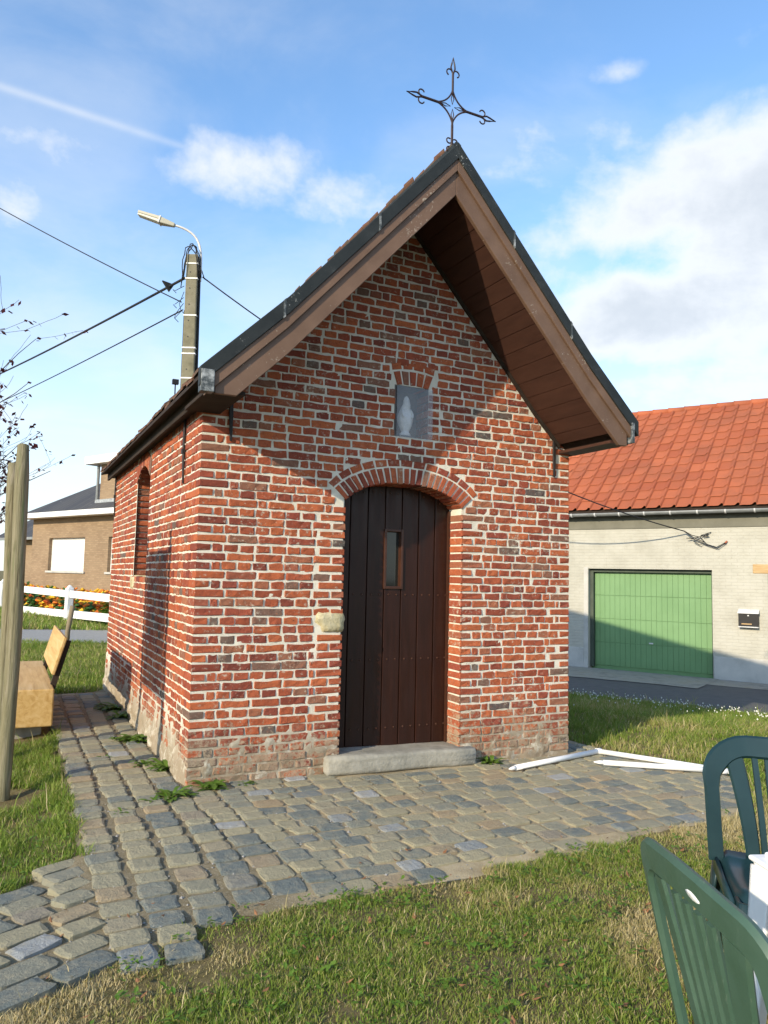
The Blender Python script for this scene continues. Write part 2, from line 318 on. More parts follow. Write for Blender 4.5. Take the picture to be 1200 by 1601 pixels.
    t = NT('chair_sunlit_green'); c = t.ramp(t.noise(6, 5, .6), [(.3, (.040, .082, .056)), (.7, (.055, .104, .073))]); c = t.mix(t.val(t.noise(40, 6, .75, t.coord('Object'), (1, 1, .2)), .60, .70, 0, .35), c, (.16, .20, .16)); MAT['chair_a'] = t.done(c, t.val(t.noise(12, 5, .7), .3, .7, .32, .60), .35)  # sunlit tone put into this chair's paler green; its hue differs too
    t = NT('chair_dark_green'); c = t.ramp(t.noise(6, 5, .6), [(.3, (.008, .026, .030)), (.7, (.013, .036, .040))]); MAT['chair_b'] = t.done(c, .32, .45)
    t = NT('table_plastic'); MAT['table'] = t.done((.78, .78, .77), .35, .4)
    MAT['bark'] = simple('bark', [(.06, .045, .035), (.11, .085, .065)], 12, .9, .6, 40, .006)
    t = NT('purple_leaf'); c = t.ramp(t.noise(22, 3), [(.3, (.045, .010, .014)), (.7, (.11, .025, .028))])
    tr = t.n('ShaderNodeBsdfTranslucent'); t.l(c, tr.inputs[0]); t.done(c, .5, .3)
    ms = t.n('ShaderNodeMixShader'); ms.inputs[0].default_value = .35; t.l(t.b.outputs[0], ms.inputs[1]); t.l(tr.outputs[0], ms.inputs[2]); t.l(ms.outputs[0], t.o.inputs[0]); MAT['leaf_purple'] = t.m
    t = NT('petals'); a = t.n('ShaderNodeAttribute'); a.attribute_name = 'rnd'
    c = t.ramp(a.outputs['Fac'], [(0, (.04, .10, .02)), (.35, (.07, .15, .03)), (.42, (.62, .16, .02)), (.7, (.55, .10, .02)), (.8, (.70, .40, .03)), (1, (.35, .06, .03))], 'CONSTANT'); MAT['petals'] = t.done(c, .7, .2)
    t = NT('yellow_petals'); MAT['yellow'] = t.done(t.ramp(t.noise(14, 3), [(.35, (.16, .18, .02)), (.5, (.75, .52, .04)), (.7, (.85, .66, .10))]), .7, .2)
    t = NT('clover_white'); MAT['clover'] = t.done((.70, .70, .62), .8, .2)
    MAT['dead_leaf'] = simple('dead_leaf', [(.16, .07, .03), (.30, .15, .07)], 60, .8, 0)
    t = NT('board_panel'); MAT['panel'] = t.done(t.ramp(t.noise(5), [(.3, (.20, .15, .09)), (.7, (.27, .21, .13))]), .7, .2)
mats()

# ---------------------------------------------------------------- mesh helpers
class MB:
    def __init__(s): s.v = []; s.f = []; s.a = []; s.r = 0.
    def add(s, vs, fs, rnd=None):
        o = len(s.v); s.v += [tuple(p) for p in vs]; s.f += [tuple(i+o for i in f) for f in fs]
        s.a += [s.r if rnd is None else rnd]*len(vs); return s
    def box(s, x0, x1, y0, y1, z0, z1, rnd=None):
        return s.add([(x0, y0, z0), (x1, y0, z0), (x1, y1, z0), (x0, y1, z0), (x0, y0, z1), (x1, y0, z1), (x1, y1, z1), (x0, y1, z1)],
                     [(0, 3, 2, 1), (4, 5, 6, 7), (0, 1, 5, 4), (1, 2, 6, 5), (2, 3, 7, 6), (3, 0, 4, 7)], rnd)
    def hexa(s, p, rnd=None):       # 8 points: bottom ring then top ring
        return s.add(p, [(0, 3, 2, 1), (4, 5, 6, 7), (0, 1, 5, 4), (1, 2, 6, 5), (2, 3, 7, 6), (3, 0, 4, 7)], rnd)
    def prism(s, poly, off, rnd=None):  # planar polygon swept by a vector
        n = len(poly); off = Vector(off); a = [Vector(p) for p in poly]; b = [p+off for p in a]
        fs = [tuple(range(n))[::-1], tuple(range(n, 2*n))]+[(i, (i+1) % n, n+(i+1) % n, n+i) for i in range(n)]
        return s.add(a+b, fs, rnd)
    def tube(s, pts, rad, seg=6, cap=True, rnd=None):
        pts = [Vector(p) for p in pts]; n = len(pts)
        if isinstance(rad, (int, float)): rad = [rad]*n
        vs = []; up = Vector((.31, .17, .93))
        for i, p in enumerate(pts):
            t = (pts[min(i+1, n-1)]-pts[max(i-1, 0)]).normalized()
            a = t.cross(up)
            if a.length < .05: a = t.cross(Vector((1, 0, 0)))
            a.normalize(); b = t.cross(a)
            vs += [p+(a*math.cos(k*2*math.pi/seg)+b*math.sin(k*2*math.pi/seg))*rad[i] for k in range(seg)]
        fs = [(i*seg+k, i*seg+(k+1) % seg, (i+1)*seg+(k+1) % seg, (i+1)*seg+k) for i in range(n-1) for k in range(seg)]
        if cap: fs += [tuple(range(seg))[::-1], tuple(range((n-1)*seg, n*seg))]
        return s.add(vs, fs, rnd)
    def band(s, pts, half, thick, nrm, rnd=None):  # flat bar along a path lying in a plane with normal(s) nrm
        pts = [Vector(p) for p in pts]; n = len(pts)
        if isinstance(half, (int, float)): half = [half]*n
        N = [Vector(nrm)]*n if not isinstance(nrm[0], (tuple, Vector)) else [Vector(q) for q in nrm]
        vs = []
        for i, p in enumerate(pts):
            t = (pts[min(i+1, n-1)]-pts[max(i-1, 0)]).normalized(); sd = t.cross(N[i]).normalized(); k = N[i].normalized()*thick/2; h = sd*half[i]; e = sd*half[i]*.8
            vs += [p-h, p-e-k, p+e-k, p+h, p+e+k, p-e+k]
        fs = [(i*6+k, i*6+(k+1) % 6, (i+1)*6+(k+1) % 6, (i+1)*6+k) for i in range(n-1) for k in range(6)]
        fs += [tuple(range(6))[::-1], tuple(range((n-1)*6, n*6))]
        return s.add(vs, fs, rnd)
    def lathe(s, prof, seg=12, c=(0, 0), sx=1., sy=1., rnd=None):
        vs = [(c[0]+r*math.cos(k*2*math.pi/seg)*sx, c[1]+r*math.sin(k*2*math.pi/seg)*sy, z) for r, z in prof for k in range(seg)]
        n = len(prof)
        fs = [(i*seg+k, i*seg+(k+1) % seg, (i+1)*seg+(k+1) % seg, (i+1)*seg+k) for i in range(n-1) for k in range(seg)]
        fs += [tuple(range(seg))[::-1], tuple(range((n-1)*seg, n*seg))]
        return s.add(vs, fs, rnd)
    def mesh(s, name, smooth=False, attr=False):
        me = bpy.data.meshes.new(name); me.from_pydata(s.v, [], s.f); me.validate()
        if smooth: me.polygons.foreach_set('use_smooth', [True]*len(me.polygons))
        if attr and len(me.vertices) == len(s.a):
            at = me.attributes.new('rnd', 'FLOAT', 'POINT'); at.data.foreach_set('value', s.a)
        me.update(); return me
def link(name, me, mat, parent=None, bevel=0, seg=2):
    o = bpy.data.objects.new(name, me); COL.objects.link(o)
    if mat is not None and not me.materials: me.materials.append(MAT[mat] if isinstance(mat, str) else mat)
    if parent is not None:
        o.parent = parent
        if 'at' in parent.keys(): o.matrix_parent_inverse = Matrix.Translation(-Vector(parent['at']))
    if bevel:
        b = o.modifiers.new('bevel', 'BEVEL'); b.width = bevel; b.segments = seg; b.limit_method = 'ANGLE'; b.angle_limit = R(35)
    return o
def part(name, mb, mat, parent=None, smooth=False, bevel=0, attr=False, seg=2, kind=None):
    o = link(name, mb.mesh(name, smooth, attr), mat, parent, bevel, seg)
    if kind: o['kind'] = kind
    return o
def crisp(o, deg=32):
    o.data.polygons.foreach_set('use_smooth', [True]*len(o.data.polygons)); o.data.set_sharp_from_angle(angle=R(deg)); return o
def tag(o, label=None, cat=None, group=None, kind=None):
    if label: o['label'] = label
    if cat: o['category'] = cat
    if group: o['group'] = group
    if kind: o['kind'] = kind
    return o
THINGS = []
def thing(name, label, cat, loc, group=None, world_coords=True):
    o = bpy.data.objects.new(name, None); COL.objects.link(o); o.location = loc; o.empty_display_size = .1
    if world_coords: o['at'] = tuple(loc); THINGS.append(o)
    return tag(o, label, cat, group)
_g = np.random.RandomState(3).rand(64, 64)
def vn(x, y, s, off=0):
    x = np.asarray(x, float)*s+off*7.13+100; y = np.asarray(y, float)*s+off*3.7+100
    i = np.floor(x).astype(int); j = np.floor(y).astype(int); fx = x-i; fy = y-j; fx = fx*fx*(3-2*fx); fy = fy*fy*(3-2*fy)
    g = lambda a, b: _g[a % 64, b % 64]
    return (g(i, j)*(1-fx)+g(i+1, j)*fx)*(1-fy)+(g(i, j+1)*(1-fx)+g(i+1, j+1)*fx)*fy
def fbm(x, y, s, off=0, o=4): return sum(vn(x, y, s*2**k, off+k)*.5**k for k in range(o))/sum(.5**k for k in range(o))
def sstep(a, b, x): t = np.clip((np.asarray(x, float)-a)/(b-a), 0, 1); return t*t*(3-2*t)
def inpoly(x, y, poly):
    x = np.asarray(x); y = np.asarray(y); r = np.zeros(x.shape, bool); n = len(poly)
    for i in range(n):
        x0, y0 = poly[i]; x1, y1 = poly[(i+1) % n]
        c = (y0 > y) != (y1 > y)
        with np.errstate(divide='ignore', invalid='ignore'): r ^= c & (x < (x1-x0)*(y-y0)/((y1-y0) if y1 != y0 else 1e-9)+x0)
    return r
def grid_mesh(name, xs, ys, zf, mask=None, attr=None):
    X, Y = np.meshgrid(xs, ys); Z = zf(X, Y); nx, ny = len(xs), len(ys)
    idx = np.arange(nx*ny).reshape(ny, nx)
    q = np.stack([idx[:-1, :-1], idx[:-1, 1:], idx[1:, 1:], idx[1:, :-1]], -1).reshape(-1, 4)
    if mask is not None:
        xc = (X[:-1, :-1]+X[1:, 1:])/2; yc = (Y[:-1, :-1]+Y[1:, 1:])/2; q = q[mask(xc, yc).ravel()]
    return np_mesh(name, np.stack([X, Y, Z], -1).reshape(-1, 3), q)
def np_mesh(name, V, Q, T=None, attr=None, smooth=True):
    me = bpy.data.meshes.new(name); V = np.asarray(V, np.float32); Q = np.asarray(Q, np.int32)
    used = np.zeros(len(V), bool); used[Q.ravel()] = True
    if T is not None: used[np.asarray(T).ravel()] = True
    if not used.all():
        mp = np.cumsum(used)-1; V = V[used]; Q = mp[Q].astype(np.int32)
        if T is not None: T = mp[np.asarray(T)].astype(np.int32)
        if attr is not None: attr = np.asarray(attr)[used]
    loops = Q.ravel(); starts = np.arange(len(Q))*Q.shape[1]; 
    if T is not None:
        T = np.asarray(T, np.int32); starts = np.concatenate([starts, len(loops)+np.arange(len(T))*T.shape[1]]); loops = np.concatenate([loops, T.ravel()])
    me.vertices.add(len(V)); me.vertices.foreach_set('co', V.ravel())
    me.loops.add(len(loops)); me.loops.foreach_set('vertex_index', loops)
    me.polygons.add(len(starts)); me.polygons.foreach_set('loop_start', starts.astype(np.int32))
    me.polygons.foreach_set('use_smooth', np.full(len(starts), smooth))
    if attr is not None:
        at = me.attributes.new('rnd', 'FLOAT', 'POINT'); at.data.foreach_set('value', np.asarray(attr, np.float32))
    me.update(calc_edges=True); me.validate(); return me

# ---------------------------------------------------------------- lie of the land
BP = np.array([10.19, 7.57]); BT = np.array([.4743, -.8803]); BN = np.array([-.8803, -.4743])   # barn wall: a point, along it, out of it
def bpt(t, s, z): q = BP+BT*t+BN*s; return (q[0], q[1], z)
def gz(x, y):
    x = np.asarray(x, float); y = np.asarray(y, float)
    near = -.0145*np.clip(x, 0, 4)
    s = (x-BP[0])*BN[0]+(y-BP[1])*BN[1]
    road = -.42+.42*sstep(3.0, 9.0, s)
    w = sstep(3.1, 5.2, x)*sstep(-14, -4, y)
    z = near*(1-w)+np.minimum(road, near)*w
    left = sstep(-.70, -1.0, x)*sstep(3.5, 1.5, y)
    z = z-.06*left*sstep(-2.2, -.8, y)
    z = z+.012*np.clip(y-6, 0, 30)*(1-sstep(2, 4.5, x))
    return z
PAVE = [(-.74, 4.35), (-.70, 2.2), (-.72, 1.0), (-.74, -.3), (-.73, -.98), (-.93, -1.13), (-1.12, -1.26), (-1.8, -1.62), (-2.4, -1.9), (-2.4, -3.05), (-1.7, -2.72), (-1.12, -2.42), (-.95, -2.26), (-.66, -2.22), (-.45, -2.02), (-.28, -1.93), (0, -1.98), (.37, -1.95), (.84, -1.95), (1.3, -1.90), (1.73, -1.84), (2.27, -1.77), (2.78, -1.77), (3.33, -1.62), (3.85, -1.25), (4.05, -.92), (3.95, -.55), (3.75, -.1), (3.62, .25), (3.6, 2.5), (3.2, 2.5), (3.2, 4.5), (0, 4.75), (-.1, 4.5)]
def bedz(x, y):
    soft = sum(inpoly(x+.07*math.cos(a), y+.07*math.sin(a), PAVE).astype(float) for a in np.arange(0, 6.28, .785))/8
    return gz(x, y)+.006+.012*fbm(x, y, 9, 2)-.022*(1-soft)**1.3

def build_ground():
    xs = np.concatenate([[-260, -120, -60, -35, -22, -14, -9], np.arange(-6, 10.01, .2), [11, 12.5, 14, 17, 22, 32, 60, 140, 300]])
    ys = np.concatenate([[-200, -90, -40, -20, -12, -8], np.arange(-6, 8.01, .2), [9, 10, 11, 12, 13, 14, 16, 18, 20, 23, 26, 30, 36, 50, 90, 180, 400]])
    o = link('ground', grid_mesh('ground', xs, ys, lambda x, y: gz(x, y)+.012*(fbm(x, y, 1.5, 1)-.5)*(~inpoly(x, y, PAVE))-.03*inpoly(x, y, PAVE)), 'soil'); tag(o, kind='structure')
    big = [(x, y) for x, y in PAVE]
    cx = np.array(big)
    me = grid_mesh('cobbled_pavement', np.arange(-2.6, 4.4, .035), np.arange(-3.2, 5.2, .035), bedz,
                   lambda x, y: inpoly(x+.10*(fbm(x, y, 5, 7)-.5), y+.14*(fbm(x, y, 5, 8)-.5)+.10, PAVE) | inpoly(x, y, PAVE))
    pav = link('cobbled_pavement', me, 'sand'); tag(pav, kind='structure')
    # asphalt road, concrete apron and gravel track, each as a sheet following the land
    def strip(name, mat, s0, s1, t0, t1, lift, n=60, edge=.0):
        V = []; Q = []
        k = 10
        for i in range(n+1):
            for j in range(k+1):
                t = t0+(t1-t0)*i/n; a = s0(t) if callable(s0) else s0; b = s1(t) if callable(s1) else s1; s_ = a+(b-a)*j/k
                q = BP+BT*t+BN*s_; V.append((q[0], q[1], float(gz(q[0], q[1]))+lift))
        for i in range(n):
            for j in range(k): a = i*(k+1)+j; Q.append((a, a+k+1, a+k+2, a+1))
        o = link(name, np_mesh(name, V, Q), mat); tag(o, kind='structure'); return o
    wob = lambda b, a: (lambda t: b+a*(float(vn(t, 1.3, 1.1))-.5)+a*.5*(float(vn(t, 9.3, 3.1))-.5))
    strip('road', 'asphalt', .9, wob(4.15, .25), -14, 30, .016)
    ap = strip('apron', 'concrete', .0, wob(1.75, .2), -1.2, 2.6, .028, 30); 
    strip('pavement_edge', 'concrete', .0, wob(1.0, .12), -14, 30, .022, 80)
    V = []; Q = []; n = 40
    for i in range(n+1):
        x = -14+22*i/n
        for j in range(7):
            y = 10.3+.3*math.sin(x*.9)+ (3.1-.15*math.cos(x*1.3))*j/6 - .35*(x)
            V.append((x, y, float(gz(x, y))+.02))
    for i in range(n):
        for j in range(6): a = i*7+j; Q.append((a, a+7, a+8, a+1))
    tag(link('gravel_track', np_mesh('gravel_track', V, Q), 'gravel'), kind='structure')
    return pav
pavement = build_ground()

# ---------------------------------------------------------------- cobbles
def cobble_var(seed, n=5):
    r = random.Random(seed); vs = []; g = np.array([-1, -.80, 0, .80, 1])
    p = r.uniform(6.0, 11.0); tl = (r.uniform(-.10, .10), r.uniform(-.10, .10)); cut = [r.uniform(.90, 1.03) for _ in range(4)]
    for j in range(n):
        for i in range(n):
            a, b = g[i], g[j]; e = max(abs(a), abs(b)); rr = (abs(a)**p+abs(b)**p)**(1/p) if e > 0 else 1
            k = e/rr if rr > 0 else 1
            x, y = a*k, b*k
            x *= cut[0] if y > 0 else cut[1]; y *= cut[2] if x > 0 else cut[3]
            jx = .05; x += r.uniform(-jx, jx); y += r.uniform(-jx, jx)
            z = (1 if e < .9 else .78)+r.uniform(-.11, .11)+tl[0]*a+tl[1]*b
            vs.append((x/2, y/2, z))
    fs = [(j*n+i, j*n+i+1, (j+1)*n+i+1, (j+1)*n+i) for j in range(n-1) for i in range(n-1)]
    ring = [i for i in range(n)]+[j*n+n-1 for j in range(1, n)]+[(n-1)*n+i for i in range(n-2, -1, -1)]+[j*n for j in range(n-2, 0, -1)]
    o = len(vs); vs += [(vs[k][0]*1.0, vs[k][1]*1.0, -1.2) for k in ring]; m_ = len(ring)
    fs += [(ring[(k+1) % m_], ring[k], o+k, o+(k+1) % m_) for k in range(m_)]
    return np.array(vs), fs
def build_cobbles():
    stones = []   # x, y, sx, sy, rot, height
    r = random.Random(11)
    # columns along the side wall, running on to the front lawn
    x = -.70
    for c in range(6):
        w = r.uniform(.143, .162); gap = r.uniform(.014, .028)
        y = 4.35-r.uniform(0, .1); ylow = [-2.20, -2.22, -2.05, -1.9, -1.85, -1.86][c]
        while y > ylow:
            h = r.uniform(.10, .15) if y > -1.0 else r.uniform(.12, .18)
            drift = -.012*(1-y/4)+ .015*math.sin(y*1.3+c)
            xx = x+w/2+drift
            if not (xx > -.07 and y > -.02): stones.append((xx+r.uniform(-.006, .006), y-h/2, w*r.uniform(.93, 1.03), h-.008, r.uniform(-.05, .05), r.uniform(.017, .025)))
            y -= h+r.uniform(.004, .016)
        x += w+gap
    # rows in front of the door, parallel to the facade
    y = -.02; row = 0
    while y > -1.95:
        d = r.uniform(.105, .14); x = .30+r.uniform(-.05, .05)
        while x < 4.2:
            w = r.uniform(.13, .21)
            xc, yc = x+w/2, y-d/2+.03*math.sin(x*1.1+1)-.012*x*0
            if inpoly(np.array([xc]), np.array([yc-.03]), PAVE)[0] and not (.97 < xc < 2.27 and yc > -.12): stones.append((xc, yc+r.uniform(-.008, .008), w-.012, d-.004, r.uniform(-.07, .07), r.uniform(.014, .022)))
            x += w+r.uniform(.004, .02)
        y -= d+r.uniform(.006, .014); row += 1
    # strip along the right-hand wall
    for k in range(3):
        y = .05
        while y < 2.3:
            h = r.uniform(.10, .15); stones.append((3.31+k*.125, y+h/2, .11, h-.01, r.uniform(-.06, .06), r.uniform(.02, .03))); y += h+.012
    # big old setts of the path towards the lower left, laid askew
    ang = R(-152); ca, sa = math.cos(ang), math.sin(ang)
    for k in range(-2, 9):
        vv = -.62+k*.140; u = (-.712+.80+sa*vv)/ca+r.uniform(0, .025)
        while u < 1.9:
            w = r.uniform(.16, .28); d = r.uniform(.115, .132)
            xc = -.80+ca*(u+w/2)-sa*vv; yc = -1.62+sa*(u+w/2)+ca*vv
            if xc < -.75 and inpoly(np.array([xc]), np.array([yc]), PAVE)[0]: stones.append((xc, yc, w-.02, d, ang+r.uniform(-.08, .08), r.uniform(.019, .027)))
            u += w+r.uniform(.006, .018)
    V = [cobble_var(100+i) for i in range(14)]
    stones.sort(key=lambda s: -(s[2]*s[3])/((s[0]-CAM.x)**2+(s[1]-CAM.y)**2+2)**1.5 if -1.35 < s[0] else 0)
    mes = []
    for i, (v, f) in enumerate(V):
        me = bpy.data.meshes.new('cobblestone'); me.from_pydata([tuple(p) for p in v], [], f); me.materials.append(MAT['cobble']); mes.append(me)
    mass = MB()
    for i, (x, y, sx, sy, a, h) in enumerate(stones):
        k = r.randrange(len(V)); z = float(gz(x, y))+.004
        if i < 300:
            o = bpy.data.objects.new('cobblestone', mes[k]); COL.objects.link(o); o.parent = pavement
            o.location = (x, y, z); o.rotation_euler = (r.uniform(-.03, .03), r.uniform(-.03, .03), a); o.scale = (sx, sy, h)
        else:
            v, f = V[k]; c, s = math.cos(a), math.sin(a)
            mass.add([(x+p[0]*sx*c-p[1]*sy*s, y+p[0]*sx*s+p[1]*sy*c, z+p[2]*h) for p in v], f, r.random())
    part('cobbles_beyond', mass, 'cobble_mass', pavement, False, attr=True, kind='stuff')
build_cobbles()

# ---------------------------------------------------------------- chapel
W, LEN, CX = 3.2325, 4.65, 1.616
CH = .0634                        # one course
def rake(u):                      # height of the roof's outer surface at |x - CX| = u
    return 4.60-1.11*u if u < 1.25 else 3.2125-.98*(u-1.25)
def wall_top(x): return max(2.66, rake(abs(x-CX))-.33) if abs(x-CX) < 1.58 else 2.66
DX0, DX1, DSP, DRISE = 1.10, 2.132, 2.01, .158
def arch_z(x, x0=DX0, x1=DX1, sp=DSP, rise=DRISE):
    u = (x-(x0+x1)/2)/((x1-x0)/2)
    return sp+rise*(1-abs(u)**2.6)**.6 if abs(u) < 1 else sp
chapel = thing('chapel', 'small red brick roadside chapel with steep gable and arched brown door', 'chapel', (CX, 0, 0))

def grid_brick(w, h, seed, nx=7, nz=4, proud=.008):
    r = random.Random(seed); vs = []
    tilt = r.uniform(-.003, .003)
    for j in range(nz):
        for i in range(nx):
            a, b = (([-1, -.93, -.5, 0, .5, .93, 1] if nx == 7 else [-1, -.86, 0, .86, 1])[i]), [-1, -.80, .80, 1][j]
            edge = i in (0, nx-1) or j in (0, nz-1); corner = i in (0, nx-1) and j in (0, nz-1)
            x = a*w/2; z = b*h/2
            if edge:
                x += r.uniform(-.005, .003)*(1 if a > 0 else -1 if a < 0 else 0) if i in (0, nx-1) else r.uniform(-.004, .004)
                if j in (0, nz-1): z += (r.uniform(-.0055, .0032)-(.006 if r.random() < .10 else 0))*(1 if b > 0 else -1)
            else: x += r.uniform(-.006, .006); z += r.uniform(-.003, .003)
            if corner: x *= .985 if w > .15 else .97; z *= .95
            y = -(proud*(.55 if edge else 1)+r.uniform(-.0034, .0034)+tilt*a)
            vs.append((x, y, z))
    n = nx
    fs = [(j*n+i, j*n+i+1, (j+1)*n+i+1, (j+1)*n+i) for j in range(nz-1) for i in range(nx-1)]
    ring = [i for i in range(nx)]+[j*n+nx-1 for j in range(1, nz)]+[(nz-1)*n+i for i in range(nx-2, -1, -1)]+[j*n for j in range(nz-2, 0, -1)]
    o = len(vs); vs += [(vs[k][0], .02, vs[k][2]) for k in ring]; m_ = len(ring)
    fs += [(ring[(k+1) % m_], ring[k], o+k, o+(k+1) % m_) for k in range(m_)]
    return np.array(vs), fs
def round_box(w, d, h, seed, n=4, jit=.003, bev=.009):
    """box with worn edges: the outer ring of each face is drawn in by bev"""
    r = random.Random(seed); idx = {}; vs = []; fs = []
    ax = []
    for L_ in (w, d, h):
        b = min(bev/(L_/2), .4); ax.append([-1]+list(np.linspace(-1+b, 1-b, n-2))+[1])
    def vert(*k):
        if k not in idx:
            q = [ax[a][k[a]]*(w, d, h)[a]/2 for a in range(3)]; ext = [a for a in range(3) if k[a] in (0, n-1)]
            if len(ext) > 1:
                for a in ext: q[a] -= math.copysign(bev*(.45 if len(ext) == 2 else .62), q[a])
            idx[k] = len(vs); vs.append(tuple(q[a]+r.uniform(-jit, jit)*(.6 if a == 2 else 1) for a in range(3)))
        return idx[k]
    m_ = n-1
    for a in range(m_):
        for b in range(m_):
            fs += [(vert(a, 0, b), vert(a+1, 0, b), vert(a+1, 0, b+1), vert(a, 0, b+1)), (vert(a+1, m_, b), vert(a, m_, b), vert(a, m_, b+1), vert(a+1, m_, b+1)),
                   (vert(0, a+1, b), vert(0, a, b), vert(0, a, b+1), vert(0, a+1, b+1)), (vert(m_, a, b), vert(m_, a+1, b), vert(m_, a+1, b+1), vert(m_, a, b+1)),
                   (vert(a, b, m_), vert(a+1, b, m_), vert(a+1, b+1, m_), vert(a, b+1, m_)), (vert(a, b+1, 0), vert(a+1, b+1, 0), vert(a+1, b, 0), vert(a, b, 0))]
    return np.array(vs), fs
def row_layout(k, length, rnd, start=0.):
    """brick ends along one course: stretchers and headers alternate by course"""
    out = []; x = start
    head = k % 2 == 1
    x += (.0 if not head else .0)
    first = True
    while x < length:
        if head: w = rnd.uniform(.092, .108)
        else: w = rnd.uniform(.192, .216)
        if rnd.random() < .10: w = rnd.choice((.06, .10, .15, .20))
        if first and head: w = rnd.uniform(.05, .07)
        first = False
        out.append((x, min(x+w, length))); x += w+rnd.uniform(.010, .015)
    return out
def clip(segs, holes):
    for h0, h1 in holes:
        ns = []
        for a, b in segs:
            if b <= h0 or a >= h1: ns.append((a, b)); continue
            if a < h0: ns.append((a, h0-.012))
            if b > h1: ns.append((h1+.012, b))
        segs = ns
    return [(a, b) for a, b in segs if b-a > .028]
RING_OUT = .232
def ring_out(x):   # outer outline of the door arch
    c = (DX0+DX1)/2; u = (x-c)/.71
    return 2.09+.285*(1-u*u) if abs(u) < 1 else 0
def front_holes(z):
    hs = []
    if z < DSP-.03: hs.append((DX0-.115 if False else DX0, DX1))
    c = (DX0+DX1)/2
    if DSP-.03 <= z < 2.40:
        # room taken by the ring of arch bricks
        xs = np.linspace(c-.80, c+.80, 161)
        ok = [x for x in xs if in_ring(x, z)]
        if ok: hs.append((min(ok), max(ok)))
    if 2.545 < z < 2.945: hs.append((NX0, NX1))
    if 2.945 <= z < 3.095:
        e = .03+(z-2.945)*.28; hs.append((NX0-e+.01, NX1+e-.01))
    if 1.03 < z < 1.16: hs.append((.885, 1.11))
    return hs
NX0, NX1 = 1.512, 1.800
def ring_pt(t, off):   # point on the arch: t -1..1, off outwards from the intrados
    th = t*R(52); c = (DX0+DX1)/2
    x = c+(DX1-DX0)/2*math.sin(th)/math.sin(R(52)); z = arch_z(min(max(x, DX0+.001), DX1-.001)) if abs(t) < .999 else DSP
    z = DSP+DRISE*(1-abs(t)**2.3)
    return (x+off*math.sin(th), z+off*math.cos(th))
_outer = [ring_pt(t, .205) for t in np.linspace(-1, 1, 61)]
_poly = _outer+[ring_pt(1, 0)]+[(ring_pt(1, 0)[0], 1.9), (ring_pt(-1, 0)[0], 1.9)]
def in_ring(x, z): return bool(inpoly(np.array([x]), np.array([z]), _poly)[0])

